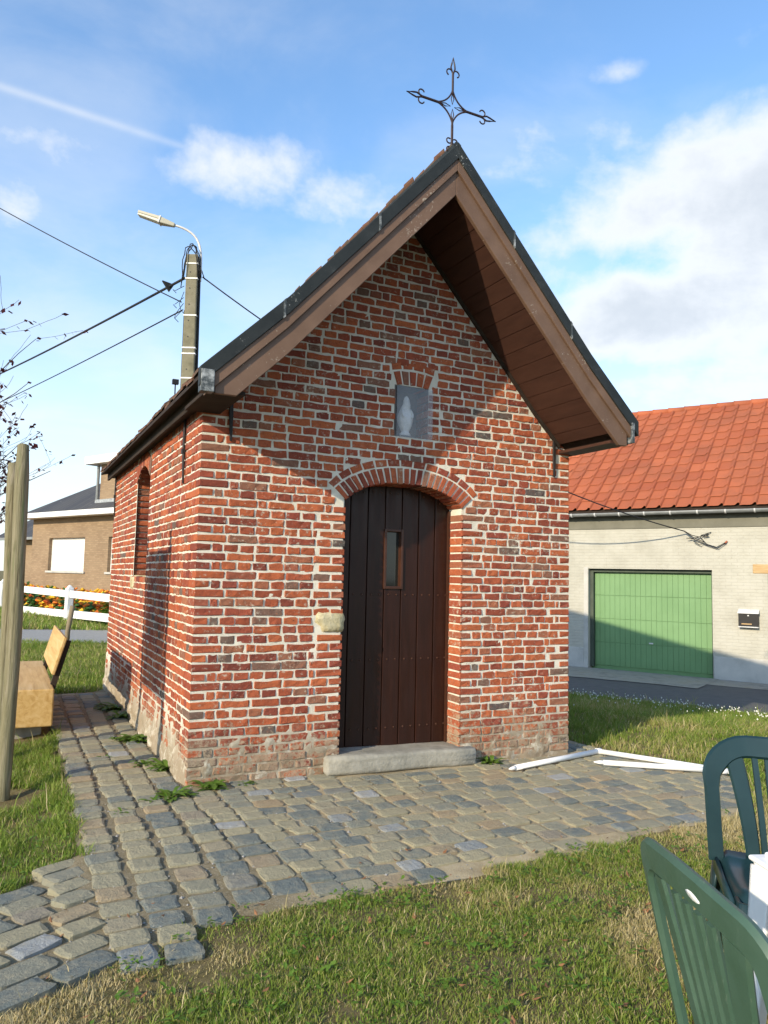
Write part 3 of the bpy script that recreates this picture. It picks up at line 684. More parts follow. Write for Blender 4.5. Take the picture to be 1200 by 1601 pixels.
def build_walls():
    rnd = random.Random(21)
    # --- mortar of the front, a fine uneven sheet with openings
    step = .0205
    xs = np.arange(0, W+step/2, W/158); zs = np.arange(-.08, 4.4, step)
    X, Z = np.meshgrid(xs, zs)
    Zt = np.array([wall_top(x) for x in xs])
    crust = sstep(.50, .02, Z+.35*(fbm(X, Z, 1.6, 5)-.5))*1.0
    Y = .0005-.0035*fbm(X, Z, 14, 3)-.010*crust*sstep(.57, .66, fbm(X, Z, 12, 4))*(.6+.8*fbm(X,Z,30,6,2))*sstep(0,.12,X)*sstep(W,W-.12,X) - .003*sstep(.68, .80, fbm(X, Z, 9, 9))
    idx = np.arange(X.size).reshape(X.shape)
    Q = np.stack([idx[:-1, :-1], idx[:-1, 1:], idx[1:, 1:], idx[1:, :-1]], -1).reshape(-1, 4)
    xc = ((X[:-1, :-1]+X[1:, 1:])/2).ravel(); zc = ((Z[:-1, :-1]+Z[1:, 1:])/2).ravel()
    keep = zc < np.interp(xc, xs, Zt)
    az = np.array([arch_z(x) for x in xc])
    keep &= ~((xc > DX0-.02) & (xc < DX1+.02) & (zc < az+.02))
    keep &= ~((xc > NX0-.01) & (xc < NX1+.01) & (zc > 2.54) & (zc < 2.955))
    me = np_mesh('front_wall', np.stack([X, Y, Z], -1).reshape(-1, 3), Q[keep])
    fw = link('front_wall', me, 'mortar', chapel)
    # --- side wall mortar
    ys = np.arange(0, LEN+.02, .0232); zs2 = np.arange(-.08, 2.72, .0232)
    Yg, Zg = np.meshgrid(ys, zs2)
    crust = sstep(.75, .10, Zg+.5*(fbm(Yg, Zg, 1.3, 15)-.5))
    Xg = .001-.0035*fbm(Yg, Zg, 14, 13)+(-.015*crust*sstep(.50, .60, fbm(Yg, Zg, 10, 14))*(.6+.8*fbm(Yg,Zg,28,6,2)) - .022*sstep(.20, .13, Zg+.20*(fbm(Yg, Zg, 9, 16)-.5))*(.5+fbm(Yg, Zg, 22, 18, 2)))*sstep(0,.16,Yg)
    idx = np.arange(Yg.size).reshape(Yg.shape)
    Q = np.stack([idx[:-1, 1:], idx[:-1, :-1], idx[1:, :-1], idx[1:, 1:]], -1).reshape(-1, 4)
    yc = ((Yg[:-1, :-1]+Yg[1:, 1:])/2).ravel(); zc = ((Zg[:-1, :-1]+Zg[1:, 1:])/2).ravel()
    keep = ~((yc > 2.06) & (yc < 2.84) & (zc > 1.36) & (zc < 2.34+.14*(1-((yc-2.45)/.4)**2)))
    sw = link('side_wall', np_mesh('side_wall', np.stack([Xg, Yg, Zg], -1).reshape(-1, 3), Q[keep]), 'mortar', chapel)
    mb = MB(); mb.add([(W, 0, -.1), (W, LEN, -.1), (W, LEN, 2.66), (W, 0, 2.66)], [(0, 1, 2, 3)]); rw = part('right_wall', mb, 'mortar', chapel)
    mb = MB(); mb.add([(0, LEN, -.1), (W, LEN, -.1), (W, LEN, 2.66), (CX, LEN, 4.27), (0, LEN, 2.66)], [(4, 3, 2, 1, 0)]); part('rear_wall', mb, 'mortar', chapel)
    # --- brick shapes
    ST = [grid_brick(.203, .0522, 300+i) for i in range(12)]; HD = [grid_brick(.099, .0522, 400+i, 5, 4) for i in range(12)]
    MS = []
    for v, f in ST+HD:
        me = bpy.data.meshes.new('brick'); me.from_pydata([tuple(p) for p in v], [], f); me.materials.append(MAT['brick']); MS.append(me)
    CB = [round_box(.205, .1, .0535, 500+i, 4, .0032, .007) for i in range(6)]
    CBM = []
    for v, f in CB:
        me = bpy.data.meshes.new('brick'); me.from_pydata([tuple(p) for p in v], [], f); me.materials.append(MAT['brick']); CBM.append(me)
    front = []    # (kind, index, loc, rot, scale)
    mass = MB(); side_mass = MB(); right_mass = MB()
    def put(mass_, k, loc, rz, sc, lst, rv):
        v, f = (CB[k-100] if k >= 100 else (ST+HD)[k]); c, s = math.cos(rz), math.sin(rz)
        mass_.add([(loc[0]+p[0]*sc[0]*c-p[1]*sc[1]*s, loc[1]+p[0]*sc[0]*s+p[1]*sc[1]*c, loc[2]+p[2]*sc[2]) for p in v], f, rv)
    ncourse = int(4.3/CH)
    for k in range(ncourse):
        z = k*CH+CH/2
        sag = .004*math.sin(k*1.7)
        if z < 2.66: x0, x1 = 0., W
        else:
            # gable: course runs between the rakes
            us = [u for u in np.linspace(0, 1.62, 400) if rake(u)-.36 > z]
            if not us: continue
            x0, x1 = CX-max(us), CX+max(us)
            x0 = max(x0, 0); x1 = min(x1, W)
            if x1-x0 < .1: continue
        corner = z < 2.62
        wl = .205 if k % 2 == 0 else .10
        if corner:  # bricks that turn the corner
            dl = .10 if k % 2 == 0 else .205
            for side in (0, 1):
                cx = -.007+wl/2 if side == 0 else W+.007-wl/2
                front.append((100+rnd.randrange(6), (cx, -.007+dl/2, z), 0., (wl/.205, dl/.1, .98)))
            segs = [(a+wl+.006, b+wl+.006) for a, b in row_layout(k, W-2*wl-.012, rnd)]
            # jamb bricks beside the door
        else:
            segs = row_layout(k+ (0 if k % 2 else 0), x1-x0, rnd, -rnd.uniform(0, .15)); segs = [(max(a, 0)+x0, b+x0) for a, b in segs]
        hs = front_holes(z)
        if z < DSP-.03:
            jl = .205 if k % 2 == 1 else .10
            if not 1.03 < z < 1.16: front.append((100+rnd.randrange(6), (DX0-jl/2+.002, .095, z), 0., (jl/.205, 2.05, .98))); hs.append((DX0-jl-.002, DX0))
            jr = .10 if k % 2 == 1 else .205
            front.append((100+rnd.randrange(6), (DX1+jr/2-.002, .095, z), 0., (jr/.205, 2.05, .98))); hs.append((DX1, DX1+jr+.002))
        if 2.545 < z < 2.945:
            front.append((100+rnd.randrange(6), (NX1+.05, .095, z), 0., (.1/.205, 2.05, .98))); hs.append((NX1, NX1+.10))
        for a, b in clip(segs, hs):
            w = b-a; ki = rnd.randrange(12)+(12 if w < .15 else 0); base = .204 if w >= .15 else .100
            front.append((ki, ((a+b)/2, rnd.uniform(-.0015, .003), z+sag*.5+rnd.uniform(-.0015, .0015)), 0., (w/base, 1, rnd.uniform(.95, 1.03))))
    # the largest in view become bricks of their own
    def key(b):
        l = b[1]; d2 = (l[0]-CAM.x)**2+(l[1]-CAM.y)**2+(l[2]-CAM.z)**2; w = .205*b[3][0] if (b[0] < 12 or b[0] >= 100) else .1*b[3][0]
        return -w/d2*(.0 if l[2] < .3 else 1)
    front.sort(key=key)
    for i, (k, loc, rz, sc) in enumerate(front):
        if i < 262:
            o = bpy.data.objects.new('brick', CBM[k-100] if k >= 100 else MS[k]); COL.objects.link(o); o.parent = fw; o.location = loc; o.rotation_euler = (0, rnd.uniform(-.006, .006), rz); o.scale = sc
        else: put(mass, k, loc, rz, sc, None, rnd.random())
    part('brick_courses', mass, 'brick_mass', fw, False, attr=True, kind='stuff')
    # --- side walls
    def side_holes(z):
        hs = []
        if 1.38 < z < 2.34: hs.append((2.05, 2.85))
        elif 2.34 <= z < 2.62: hs.append((2.05-.02, 2.85+.02))
        return hs
    for k in range(int(2.70/CH)):
        z = k*CH+CH/2
        dl = .10 if k % 2 == 0 else .205
        segs = [(a+dl, b+dl) for a, b in row_layout(k+1, LEN-dl, rnd)]
        hs = side_holes(z)
        if 1.38 < z < 2.34:
            jl = .205 if k % 2 else .10
            put(side_mass, 100+rnd.randrange(6), (.10, 2.85+jl/2, z), 0, (1.04, jl/.1, .98), None, rnd.random()); hs.append((2.85, 2.85+jl))
            put(side_mass, 100+rnd.randrange(6), (.10, 2.05-.05, z), 0, (1.04, 1, .98), None, rnd.random()); hs.append((1.95, 2.05))
        for a, b in clip(segs, hs):
            w = b-a; ki = rnd.randrange(12)+(12 if w < .15 else 0); base = .204 if w >= .15 else .100
            put(side_mass, ki, (rnd.uniform(-.0015, .003), (a+b)/2, z+rnd.uniform(-.002, .002)), R(-90), (w/base, 1, rnd.uniform(.95, 1.03)), None, rnd.random())
        for a, b in segs:
            w = b-a; ki = rnd.randrange(12)+(12 if w < .15 else 0); base = .204 if w >= .15 else .100
            if w > .03: put(right_mass, ki, (W, (a+b)/2, z), R(90), (w/base, 1, 1), None, rnd.random())
    part('brick_courses', side_mass, 'brick_mass', sw, False, attr=True, kind='stuff')
    part('brick_courses', right_mass, 'brick_mass', rw, False, attr=True, kind='stuff')
    # --- arch over the door: a ring of bricks on end and a ring of headers above it
    def wedge(p, y0, y1, rv, nm, parent, jit=.003):
        # p: 4 points (x,z) ; chamfered block
        r_ = random.Random(int(rv*1e6)); c = (sum(q[0] for q in p)/4, sum(q[1] for q in p)/4)
        p = [(q[0]+r_.uniform(-jit, jit), q[1]+r_.uniform(-jit, jit)) for q in p]
        ins = [(c[0]+(q[0]-c[0])*.86+r_.uniform(-jit, jit)*.5, c[1]+(q[1]-c[1])*.93) for q in p]
        vs = [(q[0], y0+.006, q[1]) for q in p]+[(q[0], y0+r_.uniform(-.002, .002), q[1]) for q in ins]+[(q[0], y1, q[1]) for q in p]
        fs = [(4, 5, 6, 7)]+[(i, (i+1) % 4, 4+(i+1) % 4, 4+i) for i in range(4)]+[((i+1) % 4, i, 8+i, 8+(i+1) % 4) for i in range(4)]
        mb = MB(); mb.add(vs, fs); return part(nm, mb, 'brick', parent)
    n = 23
    ts = np.linspace(-1, 1, n+1)
    for i in range(n):
        a, b = ts[i]+.012, ts[i+1]-.012
        wedge([ring_pt(a, .0), ring_pt(b, .0), ring_pt(b, .125), ring_pt(a, .125)], -.010, .21, rnd.random(), 'arch_brick', fw)
    n = 13; ts = np.linspace(-1.0, 1.0, n+1)
    for i in range(n):
        a, b = ts[i]+.010, ts[i+1]-.010
        wedge([ring_pt(a, .139), ring_pt(b, .139), ring_pt(b, .192), ring_pt(a, .192)], -.008, .05, rnd.random(), 'arch_brick', fw)
    # niche head
    nc = (NX0+NX1)/2
    for i in range(5):
        a0, a1 = (i-2.5)*.062+.006, (i-1.5)*.062-.006
        zz = lambda q: 2.952+.012*(1-(q/.155)**2)
        zt = lambda q: 3.052+.020*(1-(q/.17)**2)
        wedge([(nc+a0*.95, zz(a0)), (nc+a1*.95, zz(a1)), (nc+a1*1.2, zt(a1)), (nc+a0*1.2, zt(a0))], -.010, .2, rnd.random(), 'arch_brick', fw)
    for i in range(4):
        a0, a1 = (i-2)*.098+.008, (i-1)*.098-.008
        zz = lambda q: 3.068+.024*(1-(q/.2)**2)
        wedge([(nc+a0, zz(a0)), (nc+a1, zz(a1)), (nc+a1*1.05, zz(a1)+.05), (nc+a0*1.05, zz(a0)+.05)], -.009, .05, rnd.random(), 'arch_brick', fw)
    # mortar behind the arch bricks and lining of the door recess
    for a_, b_ in ((DX0-.201, DX0-.004), (DX1+.004, DX1+.2)):
        mb = MB(); mb.box(a_, b_, .012, .30, -.05, 2.02); part('door_reveal', mb, 'mortar', chapel)
    mb = MB(); ts = np.linspace(-1, 1, 24)
    for i in range(23):
        a, b = ring_pt(ts[i], .012), ring_pt(ts[i+1], .012); a2, b2 = ring_pt(ts[i], .2), ring_pt(ts[i+1], .2)
        mb.hexa([(a[0], .002, a[1]), (b[0], .002, b[1]), (b[0], .26, b[1]), (a[0], .26, a[1]), (a2[0], .002, a2[1]), (b2[0], .002, b2[1]), (b2[0], .26, b2[1]), (a2[0], .26, a2[1])])
    part('arch_bed', mb, 'mortar', chapel)
    # niche lining
    mb = MB(); x0, x1, z0, z1, d = NX0, NX1, 2.545, 2.955, .20
    mb.box(x0-.02, x1+.06, d, d+.02, z0-.03, z1+.02); mb.box(x0-.03, x0, .002, d, z0-.02, z1+.01); mb.box(x1+.012, x1+.04, .004, d, z0-.02, z1); mb.box(x0, x1+.012, .004, d, z0-.03, z0); mb.box(x0, x1+.012, .004, d, z1, z1+.02)
    part('niche_lining', mb, 'niche_plaster', chapel)
    # window slit in the side wall
    mb = MB()
    for i in range(9):
        a0, a1 = -1+2*i/9+.02, -1+2*(i+1)/9-.02
        zz = lambda q: 2.33+.14*(1-q*q)
        mb.hexa([(-.010, 2.45+.40*a0, zz(a0)), (.2, 2.45+.40*a0, zz(a0)), (.2, 2.45+.40*a1, zz(a1)), (-.010, 2.45+.40*a1, zz(a1)), (-.010, 2.45+.46*a0, zz(a0)+.14), (.2, 2.45+.46*a0, zz(a0)+.14), (.2, 2.45+.46*a1, zz(a1)+.14), (-.010, 2.45+.46*a1, zz(a1)+.14)], rnd.random())
    part('window_arch', mb, 'brick_mass', sw, attr=True, kind='stuff')
    mb = MB(); mb.box(.01, .30, 2.87, 3.0, 1.3, 2.5); mb.box(.01, .30, 1.9, 2.03, 1.3, 2.5); mb.box(.25, .30, 2.03, 2.87, 1.3, 2.6); mb.box(.02, .3, 2.03, 2.87, 2.47, 2.6)
    part('window_reveal', mb, 'mortar', chapel)
    win = MB(); win.box(.235, .245, 2.09, 2.81, 1.42, 2.46); wo = part('side_window', win, 'glass_dark', chapel)
    fr = MB(); fr.box(.215, .249, 2.035, 2.09, 1.38, 2.46); fr.box(.215, .249, 2.81, 2.865, 1.38, 2.46); fr.box(.215, .249, 2.09, 2.81, 1.38, 1.42); fr.box(.22, .248, 2.435, 2.465, 1.42, 2.46)
    part('window_frame', fr, 'door_frame', wo)
    v, f = round_box(.24, .24, .14, 77, 6, .008, .022); mb = MB(); mb.add([(p[0]+.105, p[1]+2.86, p[2]+1.33) for p in v], f); part('sill_stone', mb, 'cream_stone', chapel, True)
    mb = MB(); mb.box(.0, .25, 2.04, 2.78, 1.30, 1.375); part('window_sill', mb, 'bluestone', chapel, bevel=.008)
    # pale stone let into the door jamb
    v, f = round_box(.235, .26, .152, 78, 7, .007, .024); mb = MB(); mb.add([(p[0]+.998+(.0 if p[2] > 0 else .025*(1-(p[0]/.11))), p[1]+.110, p[2]+1.096) for p in v], f); part('jamb_stone', mb, 'cream_stone', chapel, True)
    # doorstep
    v, f = round_box(1.27, .34, .135, 79, 9, .005, .018); mb = MB(); mb.add([(p[0]+1.615, p[1]+.085+.012*math.sin(p[0]*9), p[2]+.057-.012*(p[0]/.63)) for p in v], f); part('doorstep', mb, 'bluestone', chapel, True)
    # wall ties
    def tie(pts, w, n):
        mb = MB(); mb.band(pts, w, .014, n); return part('wall_tie', mb, 'iron', chapel)
    tie([(.195, -.018, 2.67), (.195, -.022, 2.55), (.200, -.018, 2.37)], [.014, .016, .008], (0, 1, 0))
    tie([(3.06, -.018, 2.66), (3.06, -.022, 2.50), (3.062, -.018, 2.34)], [.014, .016, .008], (0, 1, 0))
    for yy in (.50, 4.53):
        o = tie([(-.018, yy, 2.66), (-.020, yy+.01, 2.40), (-.022, yy-.01, 2.30), (-.018, yy-.02, 2.10)], [.013, .015, .015, .007], (1, 0, 0))
        mb = MB(); mb.box(-.034, -.010, yy-.022, yy+.024, 2.33, 2.365); part('tie_key', mb, 'iron', o)
    return fw
front_wall = build_walls()

def build_door():
    mb = MB(); y0, y1 = .200, .245
    door = None
    x0, x1 = DX0-.02, DX1+.02; n = 7; pw = (x1-x0)/n
    base = MB(); base.box(x0, x1, y1-.004, y1+.02, .10, 2.2); door = part('door', base, 'door', chapel)
    wx0, wx1, wz0, wz1 = 1.530, 1.702, 1.345, 1.825
    def top(x): return min(2.19, arch_z(min(max(x, DX0+.02), DX1-.02))+.03)
    for i in range(n):
        a, b = x0+i*pw+.0035, x0+(i+1)*pw-.0035
        spans = [(.115, None)]
        cuts = []
        if wx0 < (a+b)/2 < wx1: cuts = [(wz0+.01, wz1-.01)]
        def plank(xa, xb, za, zb):
            zt = [zb if zb else top(x) for x in np.linspace(xa, xb, 5)]
            poly = [(xa, y0, za), (xb, y0, za)]+[(x, y0, z) for x, z in zip(np.linspace(xb, xa, 5), zt[::-1])]
            m_ = MB(); m_.prism(poly, (0, .04, 0)); return part('plank', m_, 'door', door, bevel=.006)
        if not cuts: plank(a, b, .115, None)
        else:
            plank(a, b, .115, wz0+.01); plank(a, b, wz1-.01, None)
            if a < wx0-.01: plank(a, wx0+.005, wz0+.01, wz1-.01)
            if b > wx1+.01: plank(wx1-.005, b, wz0+.01, wz1-.01)
    # small window with its frame
    f = 0.022
    fr = MB(); fr.box(wx0, wx0+f, y0-.016, y1, wz0, wz1); fr.box(wx1-f, wx1, y0-.016, y1, wz0, wz1); fr.box(wx0+f, wx1-f, y0-.015, y1, wz0, wz0+f); fr.box(wx0+f, wx1-f, y0-.015, y1, wz1-f, wz1)
    fo = part('window_frame', fr, 'door_frame', door, bevel=.004)
    gl = MB(); gl.box(wx0+f, wx1-f, y1-.012, y1-.006, wz0+f, wz1-f); part('window_pane', gl, 'glass_dark', door)
    st = MB()
    for z in (.26, .79, 1.30, None):
        for i in range(n):
            for k in (.27, .73):
                x = x0+(i+k)*pw; zz = z if z else top(x)-.075
                if z and wz0-.02 < z < wz1+.02 and wx0-.01 < x < wx1+.01: continue
                vs = [(x+.009*math.cos(t*math.pi/3), y0+.001, zz+.009*math.sin(t*math.pi/3)) for t in range(6)]+[(x+.005*math.cos(t*math.pi/3), y0-.006, zz+.005*math.sin(t*math.pi/3)) for t in range(6)]
                st.add(vs, [(t, (t+1) % 6, 6+(t+1) % 6, 6+t) for t in range(6)]+[tuple(range(6, 12))])
    part('studs', st, 'door_frame', door, kind='stuff')
    jm = MB(); jm.box(DX1-.016, DX1+.004, .175, .215, .11, 2.0); part('door_stop', jm, 'door_frame', chapel)
build_door()

def build_roof():
    YF, YB = -.66, 4.74
    us = [0, .3, .6, .9, 1.25, 1.4, 1.6, 1.79]
    roof = None
    mb = MB()
    for s in (-1, 1):
        for a, b in zip(us[:-1], us[1:]):
            if s > 0 and b > 1.7: b = 1.735
            p = [(CX+s*a, YF, rake(a)-.30), (CX+s*b, YF, rake(b)-.30), (CX+s*b, YB, rake(b)-.30), (CX+s*a, YB, rake(a)-.30),
                 (CX+s*a, YF, rake(a)-.035), (CX+s*b, YF, rake(b)-.035), (CX+s*b, YB, rake(b)-.035), (CX+s*a, YB, rake(a)-.035)]
            if b > 1.6: p[1] = (p[1][0], p[1][1], rake(b)-.06); p[2] = (p[2][0], p[2][1], rake(b)-.06); p[0] = (p[0][0], p[0][1], rake(a)-.2); p[3] = (p[3][0], p[3][1], rake(a)-.2)
            mb.hexa(p)
    roof = part('roof', mb, 'dark_timber', chapel)
    # old flat tiles
    rnd = random.Random(5); mass = MB(); eave = []
    slope = [(1.79-.118*k) for k in range(16)]
    for s in (-1, 1):
        for k, u in enumerate(slope):
            y = YF+.02-(.08 if k % 2 else 0)
            while y < YB:
                w = rnd.uniform(.155, .175); u0 = u-(.055 if s > 0 else 0)+rnd.uniform(-.006, .012); u1 = max(u0-.21, 0)
                ya, yb = max(y, YF+.03), min(y+w-.006, YB); y += w
                if yb-ya < .04: continue
                lift = .018+rnd.uniform(-.008, .016); th = .022
                z0, z1 = rake(u0)-.02+lift, rake(u1)-.028
                j = rnd.uniform(-.006, .006)
                p = [(CX+s*u0, ya, z0-th+j), (CX+s*u0, yb, z0-th-j), (CX+s*u1, yb, z1-th), (CX+s*u1, ya, z1-th), (CX+s*u0, ya, z0+j), (CX+s*u0, yb, z0-j), (CX+s*u1, yb, z1), (CX+s*u1, ya, z1)]
                if s < 0: p = [p[1], p[0], p[3], p[2], p[5], p[4], p[7], p[6]]
                if k == 0 and s < 0: m_ = MB(); m_.hexa(p); part('roof_tile', m_, 'old_tile', roof)
                else: mass.hexa(p)
    part('tile_courses', mass, 'old_tile', roof, kind='stuff')
    # verge at the front: zinc cover, fascia strip, bargeboard, per side
    def strip(s, ua, ub, za, zb, y0, y1, zcut=None):
        pu = sorted(set([ua, ub]+[u for u in us if ua < u < ub])); m_ = MB()
        top = [(CX+s*u, rake(u)-za) for u in pu]; bot = [(CX+s*u, rake(u)-zb) for u in pu]
        if zcut is not None:
            nb = []
            for (x, z), u in zip(bot, pu): nb.append((x, max(z, zcut)))
            # exact point where the lower edge meets the level cut
            uu = [u for u in np.linspace(ua, ub, 300) if rake(u)-zb <= zcut]
            if uu: c = uu[0]; bot = [(CX+s*u, rake(u)-zb) for u in pu if u < c]+[(CX+s*c, zcut), (CX+s*ub, zcut)]
            if rake(ub)-za < zcut: pass
        poly = [(x, y0, z) for x, z in top]+[(x, y0, z) for x, z in bot[::-1]]
        if s > 0: poly = poly[::-1]
        m_.prism(poly, (0, y1-y0, 0)); return m_
    for s in (-1, 1):
        e_ = 0 if s < 0 else .055
        cuts = [0, .62, 1.28, 1.80] if s < 0 else [0, .50, 1.05, 1.80-e_]
        for i in range(3):
            o = part('zinc_strip', strip(s, cuts[i]+(.0 if i == 0 else .003), cuts[i+1], -.012, .105, -.712, -.655), 'zinc', roof, bevel=.004)
            if i: part('seam', strip(s, cuts[i]-.006, cuts[i]+.010, -.0145, .107, -.7145, -.65), 'end_zinc', o)
        part('fascia_strip', strip(s, 0, 1.765-e_, .104, .195, -.700, -.66), 'paint_brown', roof, bevel=.004)
        part('bargeboard', strip(s, 0.0005, 1.70-e_, .194, .372, -.682, -.650, 2.535), 'paint_brown', roof, bevel=.004)
        m_ = MB(); x = CX+s*(1.745-e_); x = CX+s*(1.712 if s < 0 else 1.722-e_); w_ = .082 if s < 0 else .03; m_.box(min(x, x+s*w_), max(x, x+s*w_), -.717, -.64, 2.533 if s < 0 else 2.56, rake(1.79-e_)-.012); part('end_cap', m_, 'end_zinc', roof, bevel=.004)
        # eave box: level underside and fascia board along the wall
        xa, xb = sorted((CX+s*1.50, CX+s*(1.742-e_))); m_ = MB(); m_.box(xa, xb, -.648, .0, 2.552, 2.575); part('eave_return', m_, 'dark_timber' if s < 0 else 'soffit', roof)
        xa, xb = sorted((CX+s*1.600, CX+s*1.689)); m_ = MB(); m_.box(xa, xb, .0, YB-.04, 2.590, 2.612); part('eave_soffit', m_, 'dark_timber', roof)
        xa, xb = sorted((CX+s*1.690, CX+s*1.712)); m_ = MB(); m_.box(xa, xb, -.60 if s < 0 else .02, YB-.02, 2.560, 2.640); part('eave_fascia', m_, 'dark_timber', roof)
        # boarded soffit of the overhang, each board on its own
        L_ = 0; u = .012
        while u < 1.50:
            v = min(u+.094, 1.50); m_ = MB(); d0, d1 = .318, .338
            ye = .012
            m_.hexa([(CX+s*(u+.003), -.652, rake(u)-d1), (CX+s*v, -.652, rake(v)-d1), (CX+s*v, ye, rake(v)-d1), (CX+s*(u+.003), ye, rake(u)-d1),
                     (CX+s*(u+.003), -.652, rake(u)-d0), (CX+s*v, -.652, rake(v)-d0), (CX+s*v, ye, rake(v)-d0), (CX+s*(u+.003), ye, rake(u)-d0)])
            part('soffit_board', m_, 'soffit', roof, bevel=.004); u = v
        # dark lath where boards meet the brickwork
        m_ = strip(s, .02, 1.50, .335, .372, -.030, -.006); part('wall_lath', m_, 'dark_timber', roof)
    # ridge capping
    m_ = MB()
    m_.tube([(CX, YF-.03, 4.595), (CX, YB, 4.605)], .035, 8); part('ridge', m_, 'zinc', roof)
    # ridge cross
    y = -.61; zc = 4.945
    cr = MB(); cr.tube([(CX, y, 4.56), (CX, y, 4.80)], .011, 6); cross = part('cross', cr, 'cross_iron', chapel)
    def P(a, b): return (CX+a, y, zc+b)
    def rot(a, b, k): return [(a, b), (b, -a), (-a, -b), (-b, a)][k]
    def spiral(cx, cz, r0, a0, a1, k, n=12):
        return [P(*rot(cx+r0*(1-.45*i/n)*math.cos(a0+(a1-a0)*i/n), cz+r0*(1-.45*i/n)*math.sin(a0+(a1-a0)*i/n), k)) for i in range(n+1)]
    for k in range(4):
        L0 = .12; L1 = .265 if k != 2 else .20
        m_ = MB(); 
        m_.tube([P(*rot(0.0, L0-.02, k)), P(*rot(0, L1, k))], .0095, 6); a = part('arm', m_, 'cross_iron', cross)
        # curved braces of the middle diamond
        m_ = MB(); pts = []
        for i in range(9):
            t = i/8; c0 = Vector((0, .135)); c1 = Vector((.028, .028)); c2 = Vector((.135, 0)); q = c0*(1-t)**2+c1*2*t*(1-t)+c2*t*t; pts.append(P(*rot(q.x, q.y, k)))
        m_.tube(pts, .0065, 5); part('brace', m_, 'cross_iron', cross)
        # little lozenge pointing to the middle
        m_ = MB(); m_.tube([P(*rot(0, .105, k)), P(*rot(.012, .062, k)), P(*rot(0, .018, k)), P(*rot(-.012, .062, k)), P(*rot(0, .105, k))], .004, 5); part('inner_lozenge', m_, 'cross_iron', cross)
        if k != 2:
            m_ = MB(); m_.tube([P(*rot(0, .255, k)), P(*rot(.018, .305, k)), P(*rot(.012, .335, k)), P(*rot(0, .385, k)), P(*rot(-.012, .335, k)), P(*rot(-.018, .305, k)), P(*rot(0, .255, k))], .0065, 5); part('tip', m_, 'cross_iron', cross)
            for sg in (-1, 1):
                m_ = MB(); m_.tube([P(*rot(0, .235, k))]+[P(*rot(sg*q0, q1, k)) for q0, q1 in [(.030+.024*math.cos(math.pi-a_), .265+.024*math.sin(math.pi-a_)) for a_ in np.linspace(0, 4.4, 12)]], .0055, 5); part('scroll', m_, 'cross_iron', cross)
        else:
            for sg in (-1, 1):
                m_ = MB(); m_.tube([P(sg*.006, -.36)]+[P(sg*(.026+.020*math.cos(a_)), -.270+.020*math.sin(a_)) for a_ in np.linspace(-2.6, 2.2, 12)], .0055, 5); part('scroll', m_, 'cross_iron', cross)
                m_ = MB(); m_.tube([P(sg*(.026+.018*math.cos(a_)), -.335+.018*math.sin(a_)) for a_ in np.linspace(2.6, -2.2, 12)], .0055, 5); part('scroll', m_, 'cross_iron', cross)
build_roof()

def build_niche_things():
    pane = MB(); pane.box(NX0-.006, 1.832, -.022, -.018, 2.538, 2.945)
    o = part('niche_pane', pane, 'acrylic', chapel)
    s = MB(); z0 = 2.560; cx, cy = 1.622, .050
    prof = [(.034, 0), (.040, .006), (.036, .02), (.026, .028), (.030, .04), (.044, .07), (.052, .105), (.054, .13), (.049, .150), (.041, .172), (.033, .195), (.027, .214), (.0235, .230), (.0215, .244), (.017, .258), (.010, .270), (.002, .276)]
    seg = 20; vs = []
    for i, (r_, z) in enumerate(prof):
        for k in range(seg):
            a = k*2*math.pi/seg; fold = 1+.08*math.sin(a*5+z*8)*(1 if .03 < z < .2 else .15)
            vs.append((cx+r_*fold*math.cos(a)*1.05, cy+r_*fold*math.sin(a)*.7-.012*(z > .2), z0+z))
    fs = [(i*seg+k, i*seg+(k+1) % seg, (i+1)*seg+(k+1) % seg, (i+1)*seg+k) for i in range(len(prof)-1) for k in range(seg)]+[tuple(range(seg))[::-1], tuple(range((len(prof)-1)*seg, len(prof)*seg))]
    K = 1.17; vs = [(cx+(a-cx)*K, cy+(b-cy)*K, z0+(c_-z0)*K) for a, b, c_ in vs]; s.add(vs, fs)
    st = thing('statuette', 'small white plaster statuette of a veiled figure behind the niche pane', 'statuette', (cx, cy, z0))
    part('robe', s, 'plaster_white', st, True)
    for sg in (-1, 1):
        m_ = MB(); m_.tube([(cx+sg*.032, cy-.02, z0+.210), (cx+sg*.044, cy-.032, z0+.175), (cx+sg*.042, cy-.046, z0+.150), (cx+sg*.036, cy-.054, z0+.142)], [.012, .012, .008, .005], 7); part('arm', m_, 'plaster_white', st, True)
    m_ = MB(); m_.lathe([(.002, z0+.250), (.012, z0+.257), (.016, z0+.275), (.012, z0+.292), (.002, z0+.298)], 10, (cx, cy-.022)); part('head', m_, 'plaster_white', st, True)
    pl = MB(); pl.box(cx-.05, cx+.05, cy-.04, cy+.05, 2.5455, 2.5605); part('plinth', pl, 'niche_plaster', st, bevel=.004)
build_niche_things()

